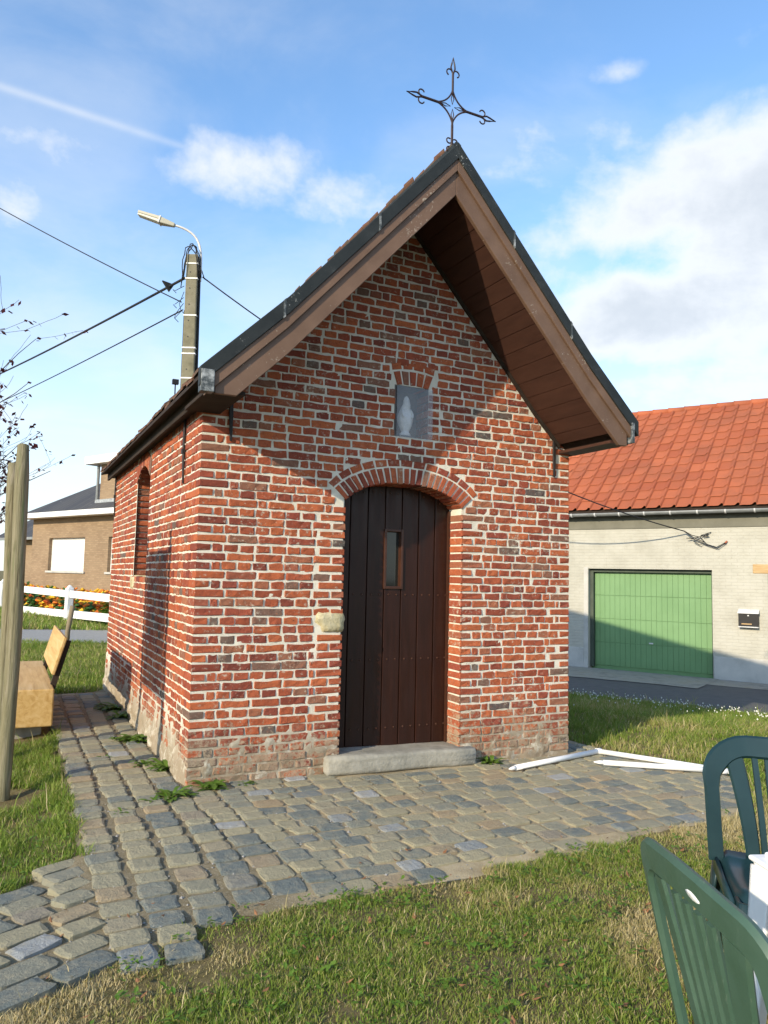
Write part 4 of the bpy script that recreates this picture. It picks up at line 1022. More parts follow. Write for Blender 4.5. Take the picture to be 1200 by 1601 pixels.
# ---------------------------------------------------------------- barn across the road
def build_barn():
    base = -.60
    rot = math.atan2(BT[1], BT[0])
    barn = bpy.data.objects.new('barn', None); COL.objects.link(barn); barn.location = (BP[0], BP[1], 0); barn.rotation_euler = (0, 0, rot)
    tag(barn, 'whitewashed barn with orange tiled roof and green garage door across the road', 'barn')
    # local: x along the wall, -y outwards, y into the building
    T0, T1, DEP, EZ, RZ = -5.2, 8.4, 6.7, 2.98, 5.74
    G0, G1, GZ0, GZ1 = -.02, 2.50, -.37, 1.73
    D0, D1, DZ1 = 3.50, 4.45, 1.67
    mb = MB()
    t_ = .3
    for a, b, z0, z1 in [(T0, G0, base, EZ), (G0, G1, GZ1, EZ), (G1, D0, base, EZ), (D0, D1, DZ1, EZ), (D1, T1, base, EZ)]:
        mb.box(a, b, 0, t_, z0, z1)
    mb.add([(T0, t_, base), (T0, DEP, base), (T0, DEP, EZ), (T0, DEP/2, RZ-.1), (T0, t_, EZ)], [(0, 4, 3, 2, 1)])
    mb.add([(T1, t_, base), (T1, DEP, base), (T1, DEP, EZ), (T1, DEP/2, RZ-.1), (T1, t_, EZ)], [(0, 1, 2, 3, 4)])
    mb.box(T0, T1, DEP-.2, DEP, base, EZ)
    wall = part('wall', mb, 'barn_wall', barn)
    for a, b in ((T0, G0-.10), (G1+.02, D0), (D1, T1)):
        m_ = MB(); m_.box(a, b, -.022, .05, base, .02+.02*(a > 0)); part('plinth', m_, 'plinth', barn, bevel=.01)
    m_ = MB(); m_.box(G0-.10, G0-.005, -.016, .14, base, GZ1+.03); part('jamb', m_, 'plinth', barn)
    # sectional garage door
    gd = MB(); gd.box(G0, G1, .20, .24, GZ0-.2, GZ1+.1); gdo = part('garage_door', gd, 'green', barn)
    m_ = MB(); m_.box(G0, G0+.075, .10, .20, GZ0, GZ1); m_.box(G1-.035, G1, .10, .20, GZ0, GZ1); m_.box(G0+.075, G1-.035, .10, .20, GZ1-.07, GZ1); part('door_frame', m_, 'green_dark', gdo)
    n = 22; zs = np.linspace(GZ0+.03, GZ1-.07, 5)
    for r_ in range(4):
        for i in range(n):
            a = G0+.08+(G1-.04-G0-.08)*i/n; b = G0+.08+(G1-.04-G0-.08)*(i+1)/n
            m_ = MB(); m_.box(a+.0012, b-.0012, .186, .199, zs[r_]+.003, zs[r_+1]-.003); part('panel_board', m_, 'green', gdo, bevel=.003, seg=1)
    m_ = MB(); m_.box(1.22, 1.30, .155, .172, GZ0+.55, GZ0+.575); part('handle', m_, 'steel', gdo)
    # side door at the edge
    m_ = MB(); m_.box(D0+.02, D1-.02, .15, .2, base, DZ1-.02); sd = part('side_door', m_, 'door_frame', barn)
    for i in range(5):
        m_ = MB(); m_.box(D0+.05+i*.17, D0+.21+i*.17, .135, .15, base+.2, DZ1-.06); part('plank', m_, 'door', sd)
    m_ = MB(); m_.box(3.24, D1+.24, -.012, .12, DZ1+.003, DZ1+.18); part('lintel', m_, 'lintel', barn, bevel=.012)
    # gutter with hooks and downpipe
    g = MB(); prof = [(-.22+.065*math.cos(a), EZ-.075+.065*math.sin(a)) for a in np.linspace(math.pi, 2*math.pi, 9)]
    inn = [(-.22+.057*math.cos(a), EZ-.072+.057*math.sin(a)) for a in np.linspace(2*math.pi, math.pi, 9)]
    ring = prof+inn; g.prism([(T0-.05, y, z) for y, z in ring], (T1-T0+.1, 0, 0)); go = part('gutter', g, 'gutter', barn, True)
    t = T0+.2
    while t < T1:
        h = MB(); h.prism([(t, y*1.0, z-.004) for y, z in [(-.22+.071*math.cos(a), EZ-.075+.071*math.sin(a)) for a in np.linspace(math.pi, 2*math.pi, 9)]]+[(t, y, z+.002) for y, z in inn], (.028, 0, 0)); part('gutter_hook', h, 'steel', go); t += .52
    m_ = MB(); m_.box(T0, T1, -.15, .0, EZ-.03, EZ-.004); m_.box(T0, T1, -.155, -.13, EZ-.09, EZ-.03); part('eave_board', m_, 'dark_timber', barn)
    # roof deck and tiles
    k = (RZ-EZ)/(DEP/2+.20); sl = math.hypot(1, k)
    dk = MB(); dk.prism([(T0-.08, -.20, EZ-.03), (T0-.08, DEP/2, RZ-.03), (T0-.08, DEP+.2, EZ-.03), (T0-.08, DEP+.2, EZ-.10), (T0-.08, DEP/2, RZ-.12), (T0-.08, -.20, EZ-.10)][::-1], (T1-T0+.16, 0, 0))
    roof = part('roof', dk, 'dark_timber', barn)
    # one interlocking tile: shallow pan with a raised roll on one edge
    tw, tl = .297, .352
    span = (DEP/2+.22); rows = 13; dy = span/rows
    pf = [(0, 0), (.03, .0), (.06, .003), (.14, .0), (.21, .004), (.235, .022), (.258, .046), (.285, .048), (.300, .030), (.309, .002)]
    def tile_mesh():
        m_ = MB(); n = len(pf)
        vs = [(x, -.022, z+.024) for x, z in pf]+[(x, dy+.03, z+k*(dy+.03)+.008+.022*k*0) for x, z in pf]+[(x, -.022, z+.012) for x, z in pf]
        fs = [(i, i+1, n+i+1, n+i) for i in range(n-1)]+[(2*n+i, 2*n+i+1, i+1, i) for i in range(n-1)]+[(0, n, 2*n), (n-1, 3*n-1, 2*n-1)]
        m_.add(vs, fs); return m_.mesh('roof_tile', True)
    tm = tile_mesh(); tm.materials.append(MAT['barn_tile'])
    try: tm.set_sharp_from_angle(angle=R(40))
    except Exception: pass
    tv = [tuple(v.co) for v in tm.vertices]; tf = [tuple(p.vertices) for p in tm.polygons]
    cols = int((T1-T0+.1)/tw); rnd = random.Random(3); mass = MB(); cnt = 0
    # those nearest the road in the stretch beside the chapel stand as tiles of their own
    for r_ in range(rows):
        for c in range(cols):
            t = T0-.05+c*tw; y = -.215+r_*dy; z = EZ+.004+(y+.20)*k
            loc = (t, y+rnd.uniform(-.004, .004), z+rnd.uniform(0, .004))
            if -.9 < t < 5.75 and cnt < 300:
                o = bpy.data.objects.new('roof_tile', tm); COL.objects.link(o); o.parent = roof; o.location = loc; o.rotation_euler = (0, 0, rnd.uniform(-.006, .006)); cnt += 1
            else: mass.add([(p[0]+loc[0], p[1]+loc[1], p[2]+loc[2]) for p in tv], tf, rnd.random())
    part('tile_courses', mass, 'barn_tile', roof, True, attr=True, kind='stuff')
    m_ = MB(); m_.add([(T0, DEP+.22, EZ), (T1, DEP+.22, EZ), (T1, DEP/2, RZ), (T0, DEP/2, RZ)], [(0, 1, 2, 3)]); part('rear_tiles', m_, 'barn_tile', roof)
    t = T0-.05
    while t < T1:
        m_ = MB(); m_.tube([(t, DEP/2+.0, RZ+.01), (t+.05, DEP/2, RZ+.012), (t+.40, DEP/2, RZ+.006)], [.098, .090, .083], 12); part('ridge_tile', m_, 'barn_tile', roof, True); t += .38
    m_ = MB(); m_.box(T0, T1, -.020, .05, EZ-.40, EZ-.031); part('eave_band', m_, 'band_olive', barn)  # dark olive strip along the top of the wall, below the gutter
    # letter box
    lb = bpy.data.objects.new('letterbox', None); COL.objects.link(lb); lb.location = (BP[0]+BT[0]*3.16, BP[1]+BT[1]*3.16, .64); lb.rotation_euler = (0, 0, rot)
    tag(lb, 'black letterbox with pale lid on the white barn wall', 'letterbox')
    m_ = MB(); m_.box(-.175, .175, -.10, -.004, .02, .27); part('box', m_, 'black', lb, bevel=.006)
    m_ = MB(); m_.hexa([(-.185, -.125, .265), (.185, -.125, .265), (.185, -.003, .275), (-.185, -.003, .275), (-.185, -.115, .290), (.185, -.115, .290), (.185, -.003, .345), (-.185, -.003, .345)]); part('lid', m_, 'steel', lb)
    m_ = MB(); m_.box(-.175, .175, -.116, -.004, .0, .018); part('tray', m_, 'steel', lb)
    m_ = MB(); m_.box(-.012, .012, -.105, -.10, .215, .238); part('lock', m_, 'steel', lb)
    m_ = MB(); m_.box(-.12, .06, -.103, -.10, .055, .075); part('sticker', m_, 'lintel', lb)
    return rot
barn_rot = build_barn()

# ---------------------------------------------------------------- pole, lamp and wires
def build_pole():
    pb = Vector((1.49, 7.72, float(gz(1.5, 7.7))))
    pt = Vector((1.405, 7.55, 6.86))
    pole = thing('utility_pole', 'weathered concrete utility pole with street lamp and cables behind the chapel', 'pole', tuple(pb))
    ax = Vector((.895, -.4455, 0)); ay = Vector((.4455, .895, 0))
    m_ = MB(); a, b = .140, .095
    m_.hexa([pb-ax*a-ay*a, pb+ax*a-ay*a, pb+ax*a+ay*a, pb-ax*a+ay*a, pt-ax*b-ay*b, pt+ax*b-ay*b, pt+ax*b+ay*b, pt-ax*b+ay*b]); shaft = part('shaft', m_, 'pole_concrete', pole, bevel=.02)
    def at(z): return pb.lerp(pt, (z-pb.z)/(pt.z-pb.z)), .140+(.095-.140)*(z-pb.z)/(pt.z-pb.z)
    for z in (6.68, 6.42, 5.78, 5.22, 5.12, 4.70, 4.42, 3.9):
        c, h = at(z); h += .008; m_ = MB(); m_.hexa([c-ax*h-ay*h, c+ax*h-ay*h, c+ax*h+ay*h, c-ax*h+ay*h]+[q+Vector((0, 0, .022)) for q in (c-ax*h-ay*h, c+ax*h-ay*h, c+ax*h+ay*h, c-ax*h+ay*h)]); part('band', m_, 'pvc_white', pole)
    hole = MB()
    for i in range(9):
        c, h = at(4.3+i*.28); q = c-ay*(h+.001)+ax*(-.02); hole.tube([q, q-ay*.003], .012, 8)
    part('holes', hole, 'black', pole, kind='stuff')
    # conduit and cables up the side
    m_ = MB(); m_.tube([at(z)[0]+ax*(at(z)[1]+.022)+ay*(-.02) for z in np.linspace(.6, 6.6, 14)], .022, 6); part('conduit', m_, 'cable', pole, True)
    m_ = MB(); m_.tube([at(z)[0]-ax*(at(z)[1]+.015)+ay*(-.02) for z in np.linspace(.6, 5.9, 14)], .012, 6); part('riser_cable', m_, 'cable', pole, True)
    # lamp arm and head
    r0 = pt+ax*.13
    tip = Vector((1.03, 7.66, 7.38)); pts = []
    for i in range(17):
        t = i/16; p0 = r0+Vector((0, 0, -.45)); p1 = r0+Vector((0, 0, .1)); p2 = r0+ax*.06+Vector((0, 0, .42)); p3 = tip
        pts.append(p0*(1-t)**3+p1*3*t*(1-t)**2+p2*3*t*t*(1-t)+p3*t**3)
    m_ = MB(); m_.tube(pts, .020, 8); part('lamp_arm', m_, 'steel', pole, True)
    d = (Vector((.50, 7.92, 7.56))-tip).normalized(); s = d.cross(Vector((0, 0, 1))).normalized(); u = s.cross(d)
    def hx(a0, a1, w0, w1, z0a, z1a, z0b, z1b):
        return [tip+d*a0-s*w0+u*z0a, tip+d*a0+s*w0+u*z0a, tip+d*a1+s*w1+u*z0b, tip+d*a1-s*w1+u*z0b, tip+d*a0-s*w0+u*z1a, tip+d*a0+s*w0+u*z1a, tip+d*a1+s*w1+u*z1b, tip+d*a1-s*w1+u*z1b]
    m_ = MB(); m_.hexa(hx(-.06, .2, .035, .075, -.03, .03, -.055, .055)); head = part('lamp_head', m_, 'lamp', pole, bevel=.012)
    m_ = MB(); m_.hexa(hx(.2, .60, .078, .070, .0, .055, .0, .045)); part('lamp_lid', m_, 'lamp', head, bevel=.01)
    m_ = MB(); m_.hexa(hx(.205, .595, .074, .066, -.05, .0, -.035, .0)); part('lamp_cover', m_, 'lamp_glass', head, bevel=.012)
    m_ = MB(); m_.hexa(hx(.19, .21, .085, .085, -.06, .062, -.06, .062)); part('clamp', m_, 'steel', head)
    # loops of cable over the head of the pole
    for k in range(4):
        w = .13+.03*k; h = .16+.03*k; m_ = MB()
        m_.tube([pt+ax*(-w*(.9+.5*(k == 3)*math.sin(math.pi*i/14))+(1.75*w)*i/14+.012*math.sin(i*1.9+k*2))+ay*(-.13+.05*k)+Vector((0, 0, -.40-.05*k*(1-i/14)+(.40+h)*math.sin(math.pi*i/14)**(.45+.1*k))) for i in range(15)], .009, 5); part('cable_loop', m_, 'cable', pole, True)
    rnd = random.Random(2)
    for k in range(5):
        c, h = at(6.3-.1*k); q = c-ax*(h+.02)-ay*.08; m_ = MB(); e = q-ax*rnd.uniform(.03, .2)+Vector((0, 0, rnd.uniform(-.35, -.05)))
        m_.tube([q, q*.5+e*.5-ax*.05+Vector((0, 0, -.05)), e, e+ax*.06+Vector((0, 0, -.06))], .006, 5); part('loose_wire', m_, 'cable', pole, True)
    m_ = MB(); q = at(4.62)[0]-ax*.2-ay*.1; m_.box(q.x-.05, q.x+.05, q.y-.04, q.y+.04, q.z-.02, q.z+.06); m_.tube([q, q-Vector((0, 0, .25)), q+ax*.06-Vector((0, 0, .42))], .012, 5); part('cable_bracket', m_, 'cable', pole)
    def wire(name, a, b, sag, rad, label, n=24):
        a, b = Vector(a), Vector(b); m_ = MB()
        m_.tube([a.lerp(b, i/n)-Vector((0, 0, sag*4*(i/n)*(1-i/n))) for i in range(n+1)], rad, 5)
        o = part(name, m_, 'cable', None, True); tag(o, label, 'cable'); return o
    w1 = wire('overhead_cable', (1.26, 7.68, 6.06), (-2.6, 13.7, 9.98), .05, .011, 'topmost of the three cables running left from the concrete pole')
    w2 = wire('overhead_cable', (1.29, 7.62, 6.47), (-2.3, 23.9, 7.80), .06, .024, 'thick twisted middle cable running left from the concrete pole')
    w3 = wire('overhead_cable', (1.28, 7.68, 5.92), (-2.2, 24.0, 6.86), .05, .013, 'lowest of the three cables running left from the concrete pole')
    m_ = MB(); c = Vector((1.13, 8.25, 6.50)); m_.add([c+Vector((-.11, 0, .10)), c+Vector((.10, 0, .06)), c+Vector((.02, 0, -.08)), c+Vector((-.11, .06, .10)), c+Vector((.10, .06, .06)), c+Vector((.02, .06, -.08))], [(0, 1, 2), (5, 4, 3), (0, 3, 4, 1), (1, 4, 5, 2), (2, 5, 3, 0)]); part('cable_clamp', m_, 'cable', w2)
    # service cables: pole to barn wall
    be = Vector(bpt(2.02, .12, 2.50)); be2 = Vector(bpt(2.05, .12, 2.36))
    wire('service_cable', (1.56, 7.50, 6.50), tuple(be), .55, .012, 'service cable sagging from the concrete pole to the barn wall')
    kn = thing('cable_anchor', 'tangle of wire ends and anchor on the white wall above the garage door', 'cable anchor', bpt(2.3, .02, 2.30))
    rr = random.Random(9)
    def lb(t, s, z): return Vector(bpt(t, s, z))
    for k, path in enumerate([[(2.02, .12, 2.50), (2.15, .10, 2.42), (2.3, .06, 2.38), (2.42, .04, 2.24), (2.6, .03, 2.18), (2.78, .04, 2.28)], [(2.05, .12, 2.36), (2.2, .1, 2.36), (2.34, .05, 2.40), (2.45, .02, 2.45)],
                              [(2.02, .12, 2.49), (2.2, .1, 2.36), (2.38, .06, 2.28), (2.3, .08, 2.22), (2.18, .09, 2.30)], [(2.1, .1, 2.37), (2.28, .07, 2.30), (2.42, .05, 2.22), (2.62, .05, 2.15), (2.77, .05, 2.26)], [(2.3, .0, 2.42), (2.4, .08, 2.44), (2.5, .02, 2.48)], [(2.36, .08, 2.40), (2.46, .05, 2.40)]]):
        m_ = MB(); m_.tube([lb(*p) for p in path], .008 if k != 5 else .012, 5); part('wire_end', m_, 'cable', kn, True)
    m_ = MB(); m_.tube([lb(2.76, .05, 2.26), lb(2.79, .02, 2.30)], .018, 6); part('red_cap', m_, 'barn_tile', kn)
build_pole()

# ---------------------------------------------------------------- house, fence and flowers at the back left
def build_house():
    H0 = Vector((-.3, 27.8)); hd = Vector((.426, -.905)).normalized(); rot = math.atan2(hd.y, hd.x)
    h = bpy.data.objects.new('house', None); COL.objects.link(h); h.location = (H0.x, H0.y, .2); h.rotation_euler = (0, 0, rot)
    tag(h, 'brown brick bungalow with slate hip roof and white shuttered windows', 'house')
    E, Z0 = 3.22, -.4      # local z is 0.2 lower than the world's
    L_, D_ = 13.0, 9.0
    wins = [(1.32, 3.86, 1.20, 2.44), (5.40, 7.6, 1.20, 2.44), (9.2, 11.2, 1.2, 2.44)]
    m_ = MB(); x = 0
    for a, b, z0, z1 in wins:
        m_.box(x, a, 0, .3, Z0, E); m_.box(a, b, 0, .3, Z0, z0); m_.box(a, b, 0, .3, z1, E); x = b
    m_.box(x, L_, 0, .3, Z0, E); m_.box(0, .3, .3, D_, Z0, E); m_.box(L_-.3, L_, .3, D_, Z0, E); m_.box(.3, L_-.3, D_-.3, D_, Z0, E); part('wall', m_, 'house_brick', h)
    for a, b, z0, z1 in wins:
        m_ = MB(); m_.box(a, b, .17, .2, z0, z1); wo = part('window', m_, 'shutter', h)
        m_ = MB(); m_.box(a-.08, b+.12, -.06, .16, z0-.075, z0-.002); part('sill', m_, 'plinth', wo)
        n = 14
        for i in range(n):
            q0 = z0+.18+(z1-z0-.18)*i/n; q1 = z0+.18+(z1-z0-.18)*(i+1)/n; m_ = MB(); m_.box(a+.05, b-.05, .145, .168, q0+.004, q1-.004); part('shutter_slat', m_, 'shutter', wo)
        m_ = MB(); m_.box(a, a+.05, .13, .169, z0, z1); m_.box(b-.05, b, .13, .169, z0, z1); m_.box(a+.05, b-.05, .14, .169, z0, z0+.14); part('frame', m_, 'white_paint', wo)
    m_ = MB(); m_.box(-.35, L_+.35, -.48, .0, E-.02, E+.0); m_.box(-.35, L_+.35, -.50, -.46, E-.02, E+.17); part('gutter', m_, 'white_paint', h)
    o = .45; rz = E+3.3
    m_ = MB(); m_.add([(-o, -o, E+.10), (L_+o, -o, E+.10), (L_+o, D_+o, E+.10), (-o, D_+o, E+.10), (D_*.52, D_/2, rz), (L_-D_*.52+.2, D_/2, rz), (-o, -o, E+.0), (L_+o, -o, E+0.), (L_+o, D_+o, E+0.), (-o, D_+o, E+0.)],
             [(0, 1, 5, 4), (1, 2, 5), (2, 3, 4, 5), (3, 0, 4), (6, 7, 1, 0), (7, 8, 2, 1), (8, 9, 3, 2), (9, 6, 0, 3), (9, 8, 7, 6)]); ro = part('roof', m_, 'slate', h)
    # dormer with a flat white roof
    x0, x1, z0, z1 = 4.32, 7.4, 3.78, 5.10
    m_ = MB(); y = .22; m_.box(x0, x0+.95, y, y+3.6, z0-.4, z1); m_.box(x0+.95, x1-.9, y, y+3.6, z0-.4, z0+.1); m_.box(x0+.95, x1-.9, y, y+3.6, z1-.1, z1); m_.box(x1-.9, x1, y, y+3.6, z0-.4, z1); m_.box(x0+.95, x1-.9, y+.5, y+.6, z0+.1, z1-.1); do = part('dormer', m_, 'house_brick', h)
    m_ = MB(); m_.box(x0-.55, x1+.5, y-.35, y+3.9, z1, z1+.28); part('dormer_roof', m_, 'white_paint', do)
    m_ = MB(); m_.box(x0+.95, x1-.9, y+.08, y+.14, z0+.1, z1-.1); part('dormer_window', m_, 'shutter', do)
    m_ = MB(); m_.box(x0-.15, x1+.2, y-.10, y+.2, z0-.12, z0+.03); part('lead_flashing', m_, 'flash', do)
    m_ = MB(); m_.tube([(x0-.08, y-.06, z1), (x0-.08, y-.06, z0)], .055, 8); part('downpipe', m_, 'gutter', do)
    # lower wing standing further back on the left
    wg = bpy.data.objects.new('garage_wing', None); COL.objects.link(wg); wg.location = h.location; wg.rotation_euler = h.rotation_euler
    tag(wg, 'low dark brick annex with slate roof at the far left edge', 'annex')
    m_ = MB(); m_.box(-9, -.02, 3.2, 8, Z0, 2.70); part('wall', m_, 'house_brick', wg)
    m_ = MB(); m_.prism([(-9.4, 2.7, 2.72), (-9.4, 5.6, 4.4), (-9.4, 8.4, 2.72)][::-1], (9.35, 0, 0)); part('roof', m_, 'slate', wg)
    m_ = MB(); m_.box(-9.4, -.03, 2.62, 2.76, 2.62, 2.74); part('gutter', m_, 'gutter', wg)
    # fence
    F0 = Vector((-1.43, 21.7)); fd = Vector((.287, -.957)).normalized()
    def fp(t, s, z): q = F0+fd*t+Vector((fd.y, -fd.x))*s; return Vector((q.x, q.y, z))
    def fgz(t): q = F0+fd*t; return float(gz(q.x, q.y))
    f = thing('fence', 'white two-rail ranch fence in front of the flower bed', 'fence', tuple(fp(6, 0, fgz(6))))
    posts = [-10.0, -4.6, .78, 6.12, 11.4]
    for t in posts:
        z = fgz(t); m_ = MB(); a = .085
        zt = 1.05-.012*(t-.8)
        m_.hexa([fp(t-a, -a, z-.1), fp(t+a, -a, z-.1), fp(t+a, a, z-.1), fp(t-a, a, z-.1), fp(t-a, -a, zt), fp(t+a, -a, zt), fp(t+a, a, zt), fp(t-a, a, zt)]); po = part('post', m_, 'pvc_white', f, bevel=.02)
        m_ = MB(); b = .07; m_.hexa([fp(t-b, -b, zt), fp(t+b, -b, zt), fp(t+b, b, zt), fp(t-b, b, zt), fp(t-.02, -.02, zt+.07), fp(t+.02, -.02, zt+.07), fp(t+.02, .02, zt+.07), fp(t-.02, .02, zt+.07)]); part('cap', m_, 'pvc_white', po, bevel=.02)
    for t0, t1 in zip(posts[:-1], posts[1:]):
        for lo, hi in ((.15, .34), (.78, .96)):
            a, b = t0+.088, t1-.088; za, zb = (0.013*(a-.6), .013*(b-.6)) if lo < .5 else (-.008*(a-.6), -.008*(b-.6))
            m_ = MB(); m_.hexa([fp(a, -.022, lo+za), fp(b, -.022, lo+zb), fp(b, .022, lo+zb), fp(a, .022, lo+za), fp(a, -.022, hi+za), fp(b, -.022, hi+zb), fp(b, .022, hi+zb), fp(a, .022, hi+za)]); part('rail', m_, 'pvc_white', f, bevel=.006)
    # bed of marigolds behind the fence
    rnd = random.Random(8); m_ = MB()
    for i in range(5200):
        t = rnd.uniform(-8, 12); s = -rnd.uniform(.5, 5.5); q = fp(t, s, 0); z = float(gz(q.x, q.y))+.05*(-s)
        band = vn(t*.0+s*1.0, 3.3, 1.2)
        hh = rnd.uniform(.12, .42); r_ = rnd.uniform(.05, .11); c = Vector((q.x, q.y, z+hh)); fl = rnd.random()
        rv = rnd.uniform(.42, 1.0) if fl < .25+.6*float(vn(t*.5, s*1.6, 1.0, 4) > .45) else rnd.uniform(0, .4)
        vs = [c+Vector((r_*math.cos(a), r_*math.sin(a), rnd.uniform(-.03, .03))) for a in (0, 1.26, 2.5, 3.8, 5.0)]+[c+Vector((0, 0, r_*.7)), c-Vector((0, 0, r_*.7))]
        m_.add(vs, [(j, (j+1) % 5, 5) for j in range(5)]+[((j+1) % 5, j, 6) for j in range(5)], rv)
    o = part('flower_bed', m_, 'petals', None, attr=True); tag(o, 'bed of orange and red flowers behind the white fence', 'flower bed', kind='stuff')
    for k, (t, s, lab) in enumerate(((7.30, -.55, 'left yellow flowering clump behind the fence near the chapel'), (8.1, -.55, 'right yellow flowering clump behind the fence beside the chapel wall'))):
        q = fp(t, s, 0); z = float(gz(q.x, q.y)); c = thing('yellow_flowers', lab, 'flowers', (q.x, q.y, z)); m_ = MB(); mg = MB()
        for i in range(160):
            a = rnd.uniform(0, 6.28); b = math.acos(rnd.uniform(.1, 1)); rr_ = .24*rnd.uniform(.8, 1.0); p = Vector((q.x+rr_*math.sin(b)*math.cos(a), q.y+rr_*math.sin(b)*math.sin(a), z+.48+rr_*.8*math.cos(b))); e = .04
            m_.add([p+Vector((e*math.cos(w_), e*math.sin(w_), rnd.uniform(-.02, .02))) for w_ in (0, 1.5, 3.1, 4.7)], [(0, 1, 2, 3)])
            p2 = p-Vector((0, 0, rnd.uniform(.12, .5))); p2.z = max(p2.z, z+.03); mg.add([p2+Vector((.06*math.cos(w_), .06*math.sin(w_), rnd.uniform(-.04, .04))) for w_ in (0, 1.5, 3.1, 4.7)], [(0, 1, 2, 3)])
        part('blooms', m_, 'yellow', c); part('leaves', mg, 'weed', c)
build_house()

# ---------------------------------------------------------------- posts, board, bench, stake, tree
def build_left_things():
    rnd = random.Random(4)
    board = thing('notice_board', 'weathered round-post notice board standing edge-on in the grass at the left', 'notice board', (-1.1, .4, -.1))
    for (x, y, zt, lean) in ((-1.100, .40, 2.27, .0), (-1.130, 1.45, 2.27, -.01)):
        m_ = MB(); pts = []; rad = []
        for i in range(15):
            z = -.25+(zt+.25)*i/14; pts.append((x+lean*z+.012*math.sin(z*1.7), y+.01*math.sin(z*2.2), z)); rad.append((.047-.003*i/14)*(1+.03*math.sin(z*7+1)))
        rad[-1] = .036; pts.append((pts[-1][0], pts[-1][1], zt+.008)); rad.append(.02)
        m_.tube(pts, rad, 16); part('post', m_, 'post', board, True)
    m_ = MB(); m_.box(-1.128, -1.106, .46, 1.39, .95, 2.12); part('panel', m_, 'panel', board)
    bz = -.02
    bench = thing('bench', 'heavy yellow timber bench with plank backrest beside the chapel', 'bench', (-.95, 3.1, bz))
    m_ = MB(); x0, x1, y0, y1, z0, z1 = -1.22, -.725, 2.03, 4.30, .085, .405
    m_.box(x0, x1, y0, y1, z0, z1); part('seat', m_, 'bench', bench, bevel=.012)
    for y in (2.35, 3.85):
        m_ = MB(); m_.box(-1.12, -.80, y-.12, y+.12, -.1, .083); part('leg', m_, 'concrete', bench, bevel=.01)
    m_ = MB(); m_.hexa([(-.745, 2.28, .50), (-.715, 2.28, .49), (-.715, 3.88, .49), (-.745, 3.88, .50), (-.655, 2.28, .835), (-.625, 2.28, .82), (-.625, 3.88, .82), (-.655, 3.88, .835)]); part('backrest', m_, 'bench', bench, bevel=.008)
    for y in (2.31, 3.80):
        m_ = MB(); m_.hexa([(-.755, y, .36), (-.705, y, .36), (-.705, y+.07, .36), (-.755, y+.07, .36), (-.640, y, .80), (-.590, y, .79), (-.590, y+.07, .79), (-.640, y+.07, .80)]); part('support', m_, 'dark_timber', bench)
    st = MB(); st.tube([(-.12, 9.5, -.1), (-.115, 9.48, .35), (-.06, 9.45, .80)], [.045, .043, .042], 8)
    o = part('stake', st, 'stake', None, True); tag(o, 'thin grey wooden stake leaning in the grass behind the bench', 'stake')
    # young copper-leaved tree at the left edge
    tree = thing('copper_tree', 'thin tree with sparse dark red leaves at the left edge', 'tree', (-1.85, 4.9, 0))
    wood = MB(); leaf = MB(); rnd = random.Random(13)
    def grow(p, d, L0, r0, lev):
        n = 5; pts = [p]; q = p.copy(); dd = d.copy()
        for i in range(n):
            dd = (dd+Vector((rnd.uniform(-.16, .16), rnd.uniform(-.16, .16), rnd.uniform(-.06, .12)))).normalized(); q = q+dd*L0/n; pts.append(q.copy())
        rad = [max(r0*(1-.65*i/n), .0022) for i in range(n+1)]
        wood.tube(pts, rad, 5 if lev else 8)
        if lev >= 2:
            for i in range(rnd.randint(3, 10) if rnd.random() < .75 else 0):
                b = pts[rnd.randint(2, n)]+Vector((rnd.uniform(-.03, .03), rnd.uniform(-.03, .03), rnd.uniform(-.03, .02)))
                a = Vector((rnd.uniform(-1, 1), rnd.uniform(-1, 1), rnd.uniform(-1, .2))).normalized(); s = a.cross(Vector((rnd.uniform(-1, 1), .3, 1))).normalized(); l_ = rnd.uniform(.05, .085)
                leaf.add([b, b+a*l_*.5+s*l_*.3, b+a*l_, b+a*l_*.5-s*l_*.3], [(0, 1, 2, 3)])
        if lev < 3:
            for i in range(4 if lev else 11):
                k = rnd.randint(1, n); base = pts[k]
                nd = (dd*.6+Vector((rnd.uniform(-1, 1), rnd.uniform(-1, 1), rnd.uniform(.0, .7)))).normalized()
                if not lev: nd = Vector((rnd.uniform(-.5, 1), rnd.uniform(-1, .8), rnd.uniform(.05, .8))).normalized()
                grow(base, nd, L0*rnd.uniform(.42, .62) if lev else rnd.uniform(.8, 1.5), rad[k]*.5, lev+1)
    grow(Vector((-1.85, 4.9, -.05)), Vector((-.06, .02, 1)), 3.3, .05, 0)
    T0 = lambda z: Vector((-1.85, 4.9, z))
    for z, tgt, r_ in ((2.0, (-.78, 4.55, 2.62), .011), (2.2, (-1.15, 4.6, 2.9), .012), (2.4, (-1.10, 4.7, 2.5), .010), (2.6, (-1.2, 4.6, 3.3), .012), (1.8, (-1.15, 4.65, 2.3), .012), (1.7, (-1.2, 4.7, 2.05), .012), (1.9, (-1.25, 4.6, 2.6), .012), (2.3, (-1.25, 4.7, 2.75), .012), (3.0, (-1.02, 4.55, 3.62), .010), (3.2, (-1.15, 4.6, 4.3), .010), (2.1, (-1.2, 4.6, 2.15), .009)):
        d_ = Vector(tgt)-T0(z); grow(T0(z), d_.normalized(), d_.length*1.0, r_, 1 if r_ > .0115 else 2)
    part('trunk', wood, 'bark', tree, True); part('crown', leaf, 'leaf_purple', tree)
build_left_things()

